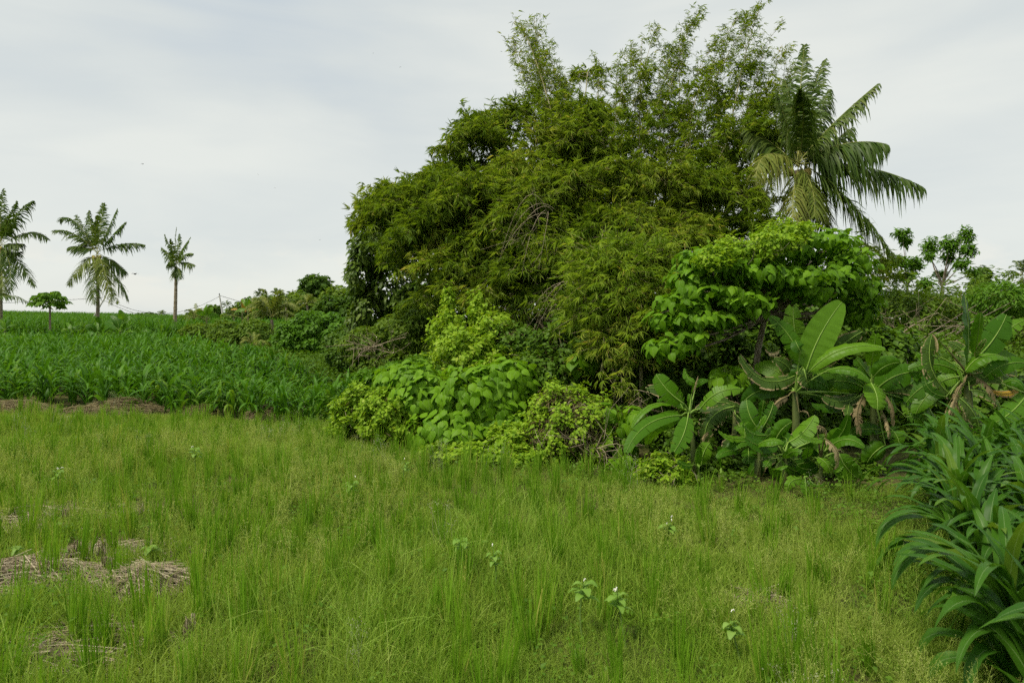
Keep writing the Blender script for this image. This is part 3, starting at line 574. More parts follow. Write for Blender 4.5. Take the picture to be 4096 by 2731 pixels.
bush('conical_tree', 'dark cone-shaped tree on the right skyline', 'tree', px_lobes([(980, 288, 9, 12, 0, .8), (982, 275, 6, 9, 0, .5), (985, 300, 14, 12, 0, 1), (1005, 300, 12, 9, .5, 1)], 34), M['shrub'], 4000, .14, .28, (23.3, 34, 0), .5, trunk=.12)
bush('leafy_shrub', 'dark bush in the gap beneath the loose-crowned tree', 'bush', px_lobes([(895, 302, 20, 12, 0, 1.2), (930, 305, 24, 12, 0, 1.2), (870, 310, 16, 16, 0, 1.0)], 30), M['shrub'], 5000, .12, .24, (17, 30, 0), .5)

# far trees left of the thicket
def far_tree(label, lobes, d, mat, n, lo, hi, trunk=.15, name='broadleaf_tree'):
    L = px_lobes(lobes, d); c = np.mean([l[0] for l in L], 0)
    return bush(name, label, 'tree', L, M[mat], n, lo, hi, (c[0], c[1], float(gz(c[0], c[1]))), .6, trunk=trunk, rough=.2)
far_tree('dark umbrella-crowned tree standing highest on the far skyline', [(316, 284, 14, 9, 0, 2), (308, 292, 9, 8, 0, 1.6), (325, 292, 10, 8, 0, 1.6), (316, 298, 12, 6, 0, 1.5)], 72, 'shrub', 3600, .3, .6, .25)
far_tree('hazy grey-green tree between umbrella tree and thicket', [(340, 298, 14, 12, 0, 3), (355, 302, 12, 14, 0, 3), (330, 306, 14, 10, 0, 3), (348, 315, 18, 10, -2, 3)], 66, 'shrub_olive', 4000, .3, .6, .2)
far_tree('mixed olive trees behind the yellow palm', [(285, 308, 14, 12, 0, 3), (300, 306, 12, 14, 0, 3), (270, 312, 14, 10, 0, 3), (320, 312, 16, 10, 0, 2)], 60, 'shrub_olive', 4000, .3, .6, .2)
far_tree('broad olive trees low behind the young yellow palm', [(250, 312, 14, 9, 0, 2.5), (268, 306, 10, 10, 1, 2.5), (238, 318, 12, 7, 0, 2)], 52, 'shrub_olive', 4000, .25, .5, .15)
far_tree('dense dark trees right of the umbrella-crowned tree', [(335, 306, 14, 10, 0, 2), (350, 312, 14, 12, 0, 2), (322, 316, 14, 8, 0, 2), (360, 300, 12, 14, 0, 2)], 46, 'shrub', 4500, .2, .42, .15)
far_tree('scrubby trees between narrow palm and concrete pole', [(190, 322, 8, 7, 0, 1.6), (200, 318, 7, 8, 0, 1.6), (182, 326, 7, 5, 0, 1.4)], 48, 'shrub_olive', 1800, .22, .45, .1)
far_tree('flat-topped tree low on the cornfield ridge', [(143, 317, 8, 4, 0, 2), (150, 316, 5, 4, 0, 2), (137, 318, 5, 3, 0, 1.5)], 118, 'shrub', 900, .4, .8, .2)
far_tree('small round tree beside the distant concrete pole', [(214, 311, 6, 6, 0, 1.5), (208, 315, 5, 5, 0, 1.2)], 85, 'shrub', 900, .35, .7, .15)
bush('leafy_shrub', 'leafy scrub at the foot of the yellow palm', 'shrub', px_lobes([(235, 340, 22, 12, 0, 1.2), (255, 336, 20, 16, .3, 1.2), (225, 332, 14, 12, .5, 1), (268, 348, 14, 10, -.4, .8)], 29), M['shrub_olive'], 5000, .12, .25, (-11.3, 29, float(gz(-11.3, 29))), .5)
bush('leafy_shrub', 'dusty scrub beside the narrow ragged palm', 'shrub', px_lobes([(200, 333, 16, 10, 0, 1.2), (190, 340, 14, 7, 0, 1), (212, 342, 16, 6, -.3, 1)], 33), M['shrub_olive'], 2600, .14, .28, (-15, 33, float(gz(-15, 33))), .5)
bush('leafy_shrub', 'shaded undergrowth right of the dome bush', 'shrub', px_lobes([(350, 355, 22, 14, 0, 1), (372, 345, 22, 20, .5, 1), (355, 335, 16, 12, .5, 1), (340, 345, 14, 14, 1, 1)], 19.5), M['shrub'], 6000, .09, .18, (-4.3, 19.5, float(gz(-4.3, 19.5))), .5)

# ------------------------------------------------------------------ bananas
def banana_leaf(parent, stem, b, tip, hw, d, dt=0.0, bow=0.0, torn=0.0, mat='banana', face=(0, -1, .55), flop=None, sc=(0, 0, 1.0), yaw=0.0):
    """one leaf: b and tip in pixels, hw half width in pixels, d depth of the base, dt depth change to the tip, bow sideways arch in pixels"""
    hw = hw * 1.14; bow = bow * 1.25; B = W(b[0], b[1], d); T = W(tip[0], tip[1], d + dt); v = np.array([tip[0] - b[0], tip[1] - b[1]], float); ln = max(np.hypot(*v), 1); pr = np.array([v[1], -v[0]]) / ln
    mid = W((b[0] + tip[0]) / 2 + pr[0] * bow, (b[1] + tip[1]) / 2 + pr[1] * bow, d + dt * .5 - .03)
    flop = R.uniform(-.12, .35) if flop is None else flop
    n = 26; path = thru(B, mid, T, n); t = nrm(np.gradient(path, axis=0)); hwm = hw / FPX * d
    f = nrm(A(*face) + R.normal(0, .32, 3)); side = nrm(np.cross(t, f)); nv = np.cross(side, t)
    if np.mean(nv @ f) < 0: nv = -nv
    s = np.linspace(0, 1, n); w = hwm * np.clip(np.sin(np.pi * np.clip(s * .97 + .015, 0, 1)) ** .42 * (1.08 - .22 * s), .03, 2); w[0] *= .5
    a = Acc(); ph = R.random() * 6; ti = R.uniform(.1, .95)
    prof = [(-1, -flop), (-.7, .02 - flop * .4), (-.35, .07), (-.04, 0), (.04, 0), (.35, .07), (.7, .02 - flop * .4), (1, -flop)]
    if torn <= 0 and mat == 'banana' and R.random() < .6: torn = R.uniform(.12, .42)
    if torn <= 0:
        ribbon(a, path, w, side, nv, prof, ti, .07, R.uniform(4, 8), ph)
        if R.random() < .5:   # a nick or two in the edge
            V = a.V[0].reshape(n, 8, 3); k = R.integers(6, n - 5); e = R.choice([0, 7]); V[k, e] = V[k, e] * .35 + V[k, 3] * .65; a.V[0] = V.reshape(-1, 3)
    else:
        for sgn in (-1, 1):
            i = 1
            while i < n - 1:
                k = min(n - 1, i + (1 if R.random() < torn else int(R.integers(2, 5 if torn > .3 else 9)))); dead = mat == 'banana_dead'; drop = R.uniform(.9, 1.5) if dead else R.uniform(.1, .9) * torn; sh = R.uniform(.35, 1.0) if dead else R.uniform(.72 if torn > .3 else .93, 1.0); slip = t[i] * hwm * R.normal(.05, .12)
                idx = np.arange(i, k + 1); pp = path[idx]; ww = w[idx] * sh; m = 4; u = np.linspace(.04, 1, m)
                V = pp[:, None] + sgn * side[idx][:, None] * (u * np.cos(drop * u))[None, :, None] * ww[:, None, None] - (nv[idx][:, None] * (.5 if not dead else .1) + UP * (.5 if not dead else .9)) * (u * np.sin(drop * u))[None, :, None] * ww[:, None, None] + slip * (u ** 2)[None, :, None]
                V[-1, 1:] -= t[k] * hwm * .04
                q = np.arange(len(idx) - 1)[:, None] * m; j = np.arange(m - 1)[None]; F = np.stack([q + j, q + j + 1, q + m + j + 1, q + m + j], -1).reshape(-1, 4)
                uv = np.stack([np.broadcast_to(.5 + sgn * u * .5, (len(idx), m)), np.broadcast_to(s[idx][:, None], (len(idx), m))], -1)
                a.add(V.reshape(-1, 3), F, ti, uv.reshape(-1, 2)); i = k
    lf = a.build('leaf' if mat != 'banana_dead' else 'dead_leaf', M[mat], parent)
    if mat == 'banana_dead': lf["label"] = 'dry brown tattered leaf'
    elif mat == 'banana_yellow': lf["label"] = 'yellowing leaf'
    elif mat == 'banana_torn': lf["label"] = 'torn green leaf with dry edges'
    r = Acc(); rp = path + nv * .004; rad = np.linspace(.0065, .002, n) * np.clip(hwm / .1, .4, 1.3)
    if stem is not None:
        pe = bez(np.asarray(stem, float), (np.asarray(stem) + B) / 2 + A(0, 0, .04), B, 6)[:-1]; rp = np.concatenate([pe, rp]); rad = np.concatenate([np.linspace(.014, rad[0], 5), rad])
    tube(r, rp, rad, 5); r.build('midrib', M['midrib'] if mat in ('banana', 'banana_torn') else M['dry_rib'], lf, origin=ORG(parent))
    return lf
def banana(label, basepx, d, stem_top, leaves, stem_r=.05, group=None, extra=0, exl=1.0):
    b = W(basepx[0], basepx[1], d); b[2] = float(gz(b[0], b[1])); o = thing('banana_plant', b, label, 'banana plant', group)
    top = W(stem_top[0], stem_top[1], d); a = Acc(); tube(a, thru(b - UP * .03, (b + top) / 2 + A(.015, 0, 0), top, 9), np.linspace(stem_r * 1.15, stem_r * .6, 9), 9, .5, .05)
    for _ in range(5):   # dry sheaths peeling off the stem
        t = R.uniform(.1, .8); p = b * (1 - t) + top * t; az = R.uniform(-2.6, -.5); q = p + A(math.cos(az), math.sin(az), 0) * stem_r * 1.5 - UP * R.uniform(.08, .2)
        pth = thru(p + A(math.cos(az), math.sin(az), 0) * stem_r * .9, (p + q) / 2 + A(math.cos(az), math.sin(az), 0) * .015, q, 5); sd = np.tile(A(-math.sin(az), math.cos(az), 0), (5, 1))
        ribbon(a, pth, np.linspace(.03, .008, 5), sd, np.tile(A(math.cos(az), math.sin(az), 0), (5, 1)), [(-1, -.3), (0, 0), (1, -.3)], .9)
    a.build('stem', M['banana_stem'], o)
    for lf in leaves:
        kw = dict(lf[4]) if len(lf) > 4 else {}
        bb, tt, hw, bow = lf[:4]; jd = kw.pop('dd', R.uniform(-.18, .12)); st = top if kw.pop('st', True) else None
        banana_leaf(o, st, bb, tt, hw, d + jd, kw.pop('dt', R.uniform(-.25, .05)), bow, **kw)
    for q in range(extra // 6 if exl == 1 else 0):
        an = R.uniform(.2, 2.9) * (1 if R.random() < .5 else 1); bx, by = stem_top[0] + math.cos(an) * 7, stem_top[1] + R.uniform(-2, 8)
        banana_leaf(o, top, (bx, by), (bx + math.cos(an) * R.uniform(8, 26), by + R.uniform(28, 50)), R.uniform(6, 10), d - R.uniform(.05, .2), -.05, math.copysign(6, math.cos(an)), .8, 'banana_dead')
    for q in range(extra):
        an = R.uniform(-.5, 3.64); ln = R.uniform(34, 58) * exl; bx, by = stem_top[0] + math.cos(an) * 9, stem_top[1] - math.sin(an) * 7
        banana_leaf(o, top, (bx, by), (bx + math.cos(an) * ln, by - math.sin(an) * ln * .7 + abs(math.cos(an)) * 8 + R.uniform(0, 14)), R.uniform(7, 10) * (.4 + .6 * exl), d + R.uniform(.1, .45), R.uniform(-.1, .3), math.copysign(6, math.cos(an)), *((.4, 'banana_torn') if R.random() < .3 else ()))
    return o
def z4(x, y): return (600 + x * .14347, 225 + y * .14347)
def z5(x, y): return (600 + x * .12755, 350 + y * .12755)
def z6(x, y): return (824 + x * .12755, 275 + y * .12755)
k5, k4 = .12755, .14347
T1, T2 = dict(torn=.5, mat='banana_torn'), dict(torn=.8, mat='banana_dead')
banana('leftmost banana plant with long arching leaves near the lime creeper', z5(735, 900), 6.95, z5(700, 500), [
    (z5(690, 480), z5(245, 605), 42 * k5, -13, dict(face=(0, -.5, 1), dt=-.3)), (z5(640, 510), z5(205, 800), 56 * k5, -9, dict(dt=-.4, face=(.2, -.7, .8))), (z5(690, 510), z5(580, 795), 66 * k5, 2, dict(dt=-.25, dd=-.12)),
    (z5(650, 410), z5(440, 185), 78 * k5, 2, dict(dt=.1)), (z5(785, 460), z5(1125, 305), 62 * k5, 6, dict(dt=-.1)), (z5(720, 330), z5(845, 235), 26 * k5, 3, dict(dt=0)), (z5(760, 260), z5(665, 140), 30 * k5, 3, dict(dt=.1, dd=.15)),
    (z5(730, 330), z5(770, 200), 16 * k5, 0, dict(T2, st=False)), (z5(705, 460), z5(700, 340), 20 * k5, 0)], .028, extra=5)
banana('young banana sucker with broad oval leaf beside leftmost plant', z5(760, 990), 6.6, z5(770, 925), [
    (z5(795, 908), z5(862, 720), 60 * k5, 2, dict(dt=.05)), (z5(765, 890), z5(775, 755), 26 * k5, -1, dict(dd=.1)), (z5(725, 900), z5(608, 858), 28 * k5, 2)], .012)
banana('thin banana sucker with single upright leaf', z5(950, 1020), 6.75, z5(950, 960), [(z5(950, 922), z5(940, 748), 30 * k5, 0)], .009)
banana('shaded banana plant with torn pale leaf hanging left', z5(1020, 960), 7.2, z5(1055, 470), [
    (z5(1050, 440), z5(820, 715), 85 * k5, -8, dict(T1, torn=.9, dd=-.15)), (z5(850, 640), z5(815, 725), 30 * k5, -2, dict(T2, st=False, dd=-.2)), (z5(1060, 500), z5(1130, 690), 50 * k5, 3, dict(T1)), (z5(860, 440), z5(850, 650), 50 * k5, 0, dict(T1, st=False, dd=.1))], .03)
banana('bushy banana sucker with three upright leaves in the middle', z5(1230, 960), 6.7, z5(1240, 720), [
    (z5(1228, 600), z5(1150, 385), 66 * k5, 2, dict(dt=.08)), (z5(1262, 520), z5(1280, 390), 46 * k5, 0, dict(dd=.1)), (z5(1275, 600), z5(1360, 405), 62 * k5, -1, dict(dt=.08)), (z5(1232, 612), z5(1300, 505), 26 * k5, 0, dict(dd=-.1)),
    (z5(1310, 662), z5(1118, 572), 40 * k5, 4, dict(dd=-.15)), (z5(1118, 685), z5(928, 630), 36 * k5, 3), (z5(1395, 740), z5(1138, 680), 56 * k5, 4, dict(dd=-.2, face=(0, -.6, .9))), (z5(1230, 745), z5(1442, 722), 40 * k5, 3, dict(dd=-.3, face=(0, -.6, .9))),
    (z5(1175, 720), z5(998, 805), 44 * k5, -4), (z5(1090, 795), z5(915, 842), 32 * k5, -3), (z5(1165, 760), z5(1165, 885), 55 * k5, 0, dict(dd=.15)), (z5(1130, 600), z5(1140, 700), 50 * k5, 0, dict(dd=.15))], .022, extra=8, exl=.6)
banana('low banana sucker with large bright leaf leaning right', z5(1440, 1000), 6.55, z5(1450, 820), [
    (z5(1375, 700), z5(1505, 558), 58 * k5, 2), (z5(1475, 722), z5(1682, 506), 78 * k5, -3, dict(dt=.1)), (z5(1740, 690), z5(1568, 640), 46 * k5, 3, dict(dd=-.1)), (z5(1440, 850), z5(1578, 800), 38 * k5, 3), (z5(1595, 952), z5(1428, 862), 42 * k5, 3),
    (z5(1335, 852), z5(1295, 915), 34 * k5, 0), (z5(1340, 985), z5(1465, 915), 42 * k5, 3), (z5(1560, 720), z5(1500, 780), 60 * k5, 0, dict(dd=.2)), (z5(1340, 700), z5(1345, 580), 8 * k5, 0)], .02, extra=7, exl=.55)
banana('short banana sucker crowded below the brown hanging leaf', z5(1700, 1040), 6.5, z5(1730, 860), [
    (z5(1705, 905), z5(1546, 898), 48 * k5, 3), (z5(1708, 838), z5(1805, 958), 50 * k5, 2, dict(dd=-.15)), (z5(1620, 850), z5(1640, 750), 45 * k5, 0, dict(dd=.15)), (z5(1760, 690), z5(1840, 930), 52 * k5, 6, dict(T2, dd=-.25)), (z5(1700, 590), z5(1770, 680), 40 * k5, 3, dict(T2, dd=-.1)),
    (z5(1770, 762), z5(1945, 502), 42 * k5, -4), (z5(1790, 770), z5(2072, 762), 54 * k5, 7, dict(dd=-.1)), (z5(1800, 740), z5(1935, 640), 56 * k5, 2, dict(dd=.1)), (z5(1870, 800), z5(2020, 1008), 88 * k5, -2), (z5(1830, 950), z5(1900, 880), 40 * k5, 0, dict(dd=.15))], .022, extra=9, exl=.65)
banana('tiny banana seedling with three drooping leaves in the grass', z5(1605, 1110), 6.2, z5(1605, 1000), [
    (z5(1598, 1012), z5(1468, 1112), 46 * k5, -5, dict(dd=0.)), (z5(1606, 1012), z5(1622, 1148), 44 * k5, 0, dict(dd=-.05, dt=-.1)), (z5(1640, 1010), z5(1756, 1042), 38 * k5, -3, dict(dd=0.))], .01)
banana('tall banana plant with huge upright leaf under the tree', z5(1520, 900), 7.35, z5(1530, 330), [
    (z4(1440, 1000), z4(1685, 535), 98 * k4, 3, dict(dt=.1, dd=-.1)), (z4(1420, 990), z4(1185, 630), 62 * k4, -4, dict(dt=.1)), (z4(1410, 960), z4(1345, 570), 85 * k4, 2, dict(dd=.15)), (z4(1395, 1025), z4(975, 905), 58 * k4, 14, dict(T1, torn=.6)),
    (z4(1460, 1015), z4(1988, 858), 50 * k4, 9, dict(dd=-.1)), (z4(1500, 1005), z4(1830, 738), 72 * k4, 2, dict(T1, torn=.35)), (z4(1590, 1010), z4(1888, 1095), 42 * k4, 6, dict(dd=-.2, face=(0, -.5, 1))), (z4(1420, 1000), z4(1445, 1105), 80 * k4, 0, dict(T1, dd=-.12)),
    (z4(1690, 1235), z4(1475, 1245), 40 * k4, 3), (z4(1795, 1180), z4(1555, 1192), 48 * k4, 5, dict(T1, torn=.3)), (z4(1375, 1090), z4(1590, 1135), 52 * k4, 4, dict(dd=.1)), (z4(1395, 880), z4(1360, 800), 44 * k4, 0, dict(dd=-.15)),
    (z5(1560, 480), z5(1640, 520), 12 * k5, 3, dict(T2)), (z4(1250, 870), z4(1150, 860), 26 * k4, 3, dict(T2, st=False))], .05, extra=11)
banana('many-leaved banana plant between the two tall ones', z6(380, 1500), 7.3, z6(380, 900), [
    (z4(1890, 985), z4(1922, 755), 48 * k4, 0), (z4(1885, 1065), z4(1785, 925), 58 * k4, 0, dict(dd=.1)), (z4(1910, 1050), z4(2092, 955), 52 * k4, 3), (z4(1888, 1100), z4(1932, 1282), 74 * k4, 2, dict(dd=-.2, T=0) if False else dict(dd=-.2)),
    (z6(400, 905), z6(770, 758), 92 * k5, 5, dict(dd=.1)), (z6(480, 900), z6(782, 972), 40 * k5, 5, dict(T1, torn=.25)), (z6(520, 920), z6(540, 1085), 50 * k5, 0, dict(dd=.1)), (z6(640, 1110), z6(812, 1205), 48 * k5, 4), (z6(460, 1080), z6(500, 1265), 56 * k5, 2, dict(T2, dd=-.2)),
    (z6(450, 1215), z6(200, 1252), 44 * k5, -3, dict(dd=-.1)), (z6(500, 1190), z6(590, 1322), 74 * k5, 2), (z6(640, 920), z6(660, 1090), 55 * k5, 0, dict(dd=.2)), (z6(800, 930), z6(740, 1080), 60 * k5, 0, dict(dd=.2)), (z6(830, 1050), z6(880, 1200), 60 * k5, 0, dict(dd=.15)),
    (z6(450, 1100), z6(420, 1150), 30 * k5, 0, dict(T2)), (z6(200, 1000), z6(180, 1100), 40 * k5, 0, dict(T1, dd=-.05)), (z6(480, 1330), z6(330, 1480), 72 * k5, -2, dict(dd=-.15))], .045, extra=13)
banana('right-hand banana plant with the tallest blade and dry skirts', z6(1090, 1500), 6.9, z6(1130, 780), [
    (z6(1115, 695), z6(1100, 155), 102 * k5, -2, dict(dt=.1, dd=-.1)), (z6(1185, 610), z6(1228, 292), 52 * k5, 0, dict(dd=.05)), (z6(1230, 615), z6(1430, 308), 88 * k5, -2, dict(dd=.1)), (z6(1290, 560), z6(1575, 350), 62 * k5, 2, dict(dd=.15)),
    (z6(1110, 755), z6(1440, 655), 64 * k5, 8, dict(face=(0, -.4, 1))), (z6(1260, 800), z6(1600, 690), 62 * k5, 5), (z6(1080, 865), z6(1392, 838), 42 * k5, 5, dict(T1, torn=.3)), (z6(985, 935), z6(845, 470), 84 * k5, 8, dict(T1, torn=.7)), (z6(955, 950), z6(785, 760), 32 * k5, 6),
    (z6(1050, 955), z6(1225, 1245), 74 * k5, 4, dict(T1, torn=.85, dd=-.15)), (z6(1030, 950), z6(980, 1090), 50 * k5, 0, dict(T2, dd=-.2)), (z6(1140, 900), z6(1392, 1052), 62 * k5, 5, dict(T1)), (z6(1590, 930), z6(1298, 1175), 92 * k5, 3, dict(dd=-.1)), (z6(955, 1050), z6(945, 1245), 22 * k5, 0, dict(T2)),
    (z6(1525, 895), z6(1310, 900), 32 * k5, 3, dict(mat='banana_yellow', torn=.4)), (z6(1010, 680), z6(1085, 835), 44 * k5, 2, dict(dd=.1)), (z6(830, 600), z6(725, 600), 36 * k5, 3, dict(dd=.1)), (z6(850, 460), z6(880, 600), 26 * k5, 2, dict(T2, dd=-.2)), (z6(1400, 850), z6(1568, 900), 40 * k5, 5), (z6(1200, 660), z6(1270, 500), 24 * k5, 2, dict(T1, dd=-.12)),
    (z6(1150, 1150), z6(1140, 1290), 14 * k5, 0, dict(mat='banana_yellow', torn=.3)), (z6(1240, 620), z6(1180, 720), 66 * k5, 0, dict(dd=.05))], .055, extra=13)

# ------------------------------------------------------------------ palms
def frond(parent, c, m, tip, llen, nl, mat, droopy=.8, w=.028, rr=.013):
    droopy = droopy * R.uniform(.65, 1.5); path = thru(c, m, tip, 18); t = nrm(np.gradient(path, axis=0)); r = Acc(); tube(r, path, np.linspace(rr, rr * .2, 18), 5); a = Acc()
    s = np.linspace(.16, .99, nl); ii = s * 17; i0 = np.clip(ii.astype(int), 0, 16); f = (ii - i0)[:, None]; P = path[i0] * (1 - f) + path[i0 + 1] * f; tt = nrm(t[i0] * (1 - f) + t[i0 + 1] * f)
    ref = UP + nrm(rnd(1))[0] * .35 + A(0, -.25, 0); sd = nrm(np.cross(tt, ref)); prof = np.sin(np.pi * np.clip(s * .85 + .12, 0, 1)) ** .6 * (1 - .35 * s)
    for sg in (-1, 1):
        K = nl; D = nrm(sg * sd * .8 + tt * (.45 + .5 * s[:, None]) + rnd(K, .13) + UP * .1); L = llen * prof * R.uniform(.6, 1.15, K); g = droopy * R.uniform(.6, 1.3, K)
        gone = R.random(K) < .08; L = np.where(gone, .02, L)
        Nn = nrm(np.cross(D, rnd(K) * .4 + tt)); pts = []
        for q in (0, .35, .7, 1.0): pts.append(P + D * (L * q * (1 - .25 * g * q))[:, None] - UP * (L * g * q ** 1.8 * .8)[:, None])
        V = np.zeros((K, 7, 3)); wd = nrm(np.cross(D, Nn)) if False else nrm(tt + rnd(K, .2))
        for q, wf in ((0, .6), (1, 1.0), (2, .7)):
            V[:, 2 * q] = pts[q] - wd * w * wf * .5; V[:, 2 * q + 1] = pts[q] + wd * w * wf * .5
        V[:, 6] = pts[3]; off = (np.arange(K) * 7)[:, None, None]
        a.add(V.reshape(-1, 3), [(np.array([[0, 1, 3, 2], [2, 3, 5, 4]])[None] + off).reshape(-1, 4), (np.array([[4, 5, 6]])[None] + off).reshape(-1, 3)], np.repeat(np.clip(R.normal(.4, .2, K), 0, 1), 7))
    fr = r.build('frond', M['rachis'], parent); stuff(a.build('leaflets_foliage', M[mat], fr, origin=ORG(parent)))
def palm(name, label, cpx, d, basez, fronds, llen, nl, trunk_r, nuts=0, droopy=.8, lean=0.0, w=.03, trunk_mat='palm_trunk'):
    c = W(cpx[0], cpx[1], d); b = A(c[0] + lean, d, basez if basez is not None else float(gz(c[0], d))); o = thing(name, b, label, 'palm'); a = Acc()
    n = 26; pt = thru(b - UP * .05, (b + c) / 2 + A(lean * .25 + .04, 0, 0), c - UP * .1, n); rad = np.linspace(trunk_r * 1.2, trunk_r * .8, n) * (1 + .06 * (np.arange(n) % 2)); tube(a, pt, rad, 9, .5, .02)
    a.build('trunk', M[trunk_mat], o)
    for q in range(nuts):
        az = R.uniform(-3, 0); p = c + A(math.cos(az) * .2, math.sin(az) * .2, -.15 - R.random() * .15); u = np.linspace(0, np.pi, 7); g = Acc(); tube(g, p + UP * (.1 * np.cos(u))[:, None], .085 * np.sin(u) + .002, 8); g.build('coconut', M['coconut'], o)
    for fr in fronds:
        m, t = fr[0], fr[1]; dm = fr[2] if len(fr) > 2 else R.uniform(-.5, .5); mt = fr[3] if len(fr) > 3 else 'palm_leaf'; k = fr[4] if len(fr) > 4 else 1.0
        frond(o, c + R.normal(0, .03, 3), W(*m, d + dm * .5), W(*t, d + dm), llen * k, nl, mt, droopy, w)
    return o
def z7(x, y): return (725 + x * .15946, 25 + y * .15946)
def z1(x, y): return (x * .1594, 175 + y * .1594)
DL = 'palm_leaf_dull'
palm('coconut_palm', 'large coconut palm rising right of the bamboo thicket', z7(455, 880), 14.5, None, [
    (z7(468, 480), z7(500, 120), .5), (z7(530, 500), z7(625, 215), .6), (z7(655, 640), z7(960, 365), -.2), (z7(740, 745), z7(1015, 745), -.6), (z7(860, 885), z7(1245, 1015), -.3), (z7(760, 1080), z7(1075, 1470), -.5),
    (z7(430, 1060), z7(430, 1270), -1.6, DL), (z7(260, 815), z7(195, 1010), -1.2, DL), (z7(385, 620), z7(320, 400), .3), (z7(430, 600), z7(375, 340), .8), (z7(290, 735), z7(130, 640), .5), (z7(570, 1080), z7(650, 1300), .6), (z7(490, 600), z7(470, 400), -1.0),
    (z7(640, 760), z7(800, 640), 1.0), (z7(560, 620), z7(660, 400), 1.2), (z7(540, 1000), z7(560, 1200), -1.0, DL)], .85, 105, .13, 5, 1.1, .25, .042)
palm('coconut_palm', 'coconut palm with hanging yellowed fronds above the cornfield', z1(610, 490), 38, None, [
    (z1(470, 290), z1(375, 285)), (z1(460, 365), z1(335, 350)), (z1(520, 450), z1(435, 450)), (z1(575, 340), z1(560, 220), 1), (z1(630, 320), z1(650, 175), 1), (z1(680, 330), z1(735, 210)), (z1(710, 370), z1(785, 295)), (z1(770, 430), z1(905, 435)),
    (z1(520, 560), z1(430, 690), -1, DL), (z1(590, 650), z1(590, 810), -1.5), (z1(660, 610), z1(695, 810), -1.5, DL), (z1(735, 640), z1(805, 775), 0), (z1(710, 545), z1(790, 605), .5), (z1(640, 600), z1(745, 800), -1, DL), (z1(600, 360), z1(610, 250), -1), (z1(545, 400), z1(480, 250), 1)], .95, 54, .085, 6, .95, 0, .075)
palm('coconut_palm', 'coconut palm cut by the left edge of the photo', z1(0, 440), 36, None, [
    (z1(5, 260), z1(25, 85)), (z1(50, 300), z1(105, 165)), (z1(110, 250), z1(210, 158)), (z1(175, 360), z1(300, 405)), (z1(110, 540), z1(222, 695)), (z1(60, 560), z1(60, 740), -1), (z1(70, 430), z1(145, 430)), (z1(60, 480), z1(125, 480)),
    (z1(-60, 300), z1(-140, 220)), (z1(-90, 430), z1(-200, 480)), (z1(-60, 560), z1(-120, 720)), (z1(10, 600), z1(20, 740), -1.5, DL), (z1(30, 330), z1(70, 280), 1), (z1(-20, 320), z1(-30, 120), 1)], .95, 54, .085, 4, .95, 0, .075)
palm('coconut_palm', 'low drooping palm frond cluster beneath the edge palm', z1(-60, 790), 34, None, [(z1(60, 755), z1(180, 800)), (z1(0, 740), z1(90, 770), 1), (z1(-120, 740), z1(-200, 790)), (z1(-60, 700), z1(-50, 640))], .6, 26, .1, 0, .7, 0, .05)
palm('coconut_palm', 'narrow ragged palm on a thin bare trunk', z1(1105, 560), 36, None, [
    (z1(1100, 430), z1(1107, 325)), (z1(1070, 460), z1(1033, 370)), (z1(1060, 500), z1(1012, 450)), (z1(1140, 470), z1(1195, 390)), (z1(1155, 500), z1(1210, 490)), (z1(1165, 545), z1(1225, 565)), (z1(1125, 600), z1(1135, 650), -.6), (z1(1080, 540), z1(1055, 555), -.6), (z1(1120, 450), z1(1125, 370), .5), (z1(1085, 480), z1(1070, 400), -.5), (z1(1095, 620), z1(1095, 640))], .48, 26, .085, 0, 1.2, -.1, .08)
def z2(x, y): return (200 + x * .1116, 250 + y * .1116)
def small_palm(label, cx, cy, r, d, mat='palm_leaf', n=11, tr=.14, ln=.6):
    fr = []
    for k in range(n):
        a = -.35 + (k + .5) / n * 3.84 + R.normal(0, .12); up = math.sin(a); q = R.uniform(.85, 1.15); fr.append(((cx + math.cos(a) * r * .5 * q, cy - up * r * .55 * q - r * .14), (cx + math.cos(a) * r * q, cy - up * r * .9 * q + r * .25 * abs(math.cos(a))), R.uniform(-1, 1), mat))
    rm = r / FPX * d; palm('coconut_palm', label, (cx, cy), d, None, fr, .36 * rm, 30, tr * .6, 0, .6, 0, max(.045, .05 * rm))
small_palm('yellow young palm with arching fronds beside the dome bush', *z2(640, 600), 30, 31, DL, 16, .14, .8)
small_palm('tiny distant palm right of the concrete pole', *z2(240, 500), 7, 92); small_palm('distant palm with orange banana leaf before it', *z2(410, 480), 7, 80)
small_palm('distant skyline palm leftmost of the high cluster', *z2(535, 410), 8, 64); small_palm('distant skyline palm in the middle of the high cluster', *z2(690, 400), 8, 66)
small_palm('distant skyline palm next to the umbrella-crowned tree', *z2(820, 420), 8, 62); small_palm('distant yellowish palm low under the skyline cluster', *z2(560, 480), 9, 55, DL)
small_palm('leafy mid-distance palm just above the scrub', *z2(300, 590), 12, 46); small_palm('greyish mid-distance palm behind the dome bush', *z2(960, 480), 12, 50, DL); small_palm('green mid-distance palm between yellow palm and dome bush', *z2(770, 500), 12, 44)
small_palm('small palm on the ridge right of the flat-topped tree', *z1(1015, 875), 6, 115); small_palm('bushy low palm just right of the narrow ragged palm', *z1(1230, 900), 15, 40, DL)
small_palm('far palm dimly seen behind the loose-crowned tree', 874, 290, 18, 30, DL, 12); small_palm('far palm cut by the right photo edge', 1022, 275, 18, 34, 'palm_leaf', 12); small_palm('far palm with grey fronds under the tufted tree', 918, 300, 12, 33, DL)
small_palm('small stemless palm low behind the cornfield edge', *z2(480, 850), 16, 27, DL, 9, .08, .5); small_palm('pale palm seedling left of the dome bush', *z2(240, 760), 14, 30, DL, 9, .08, .5)

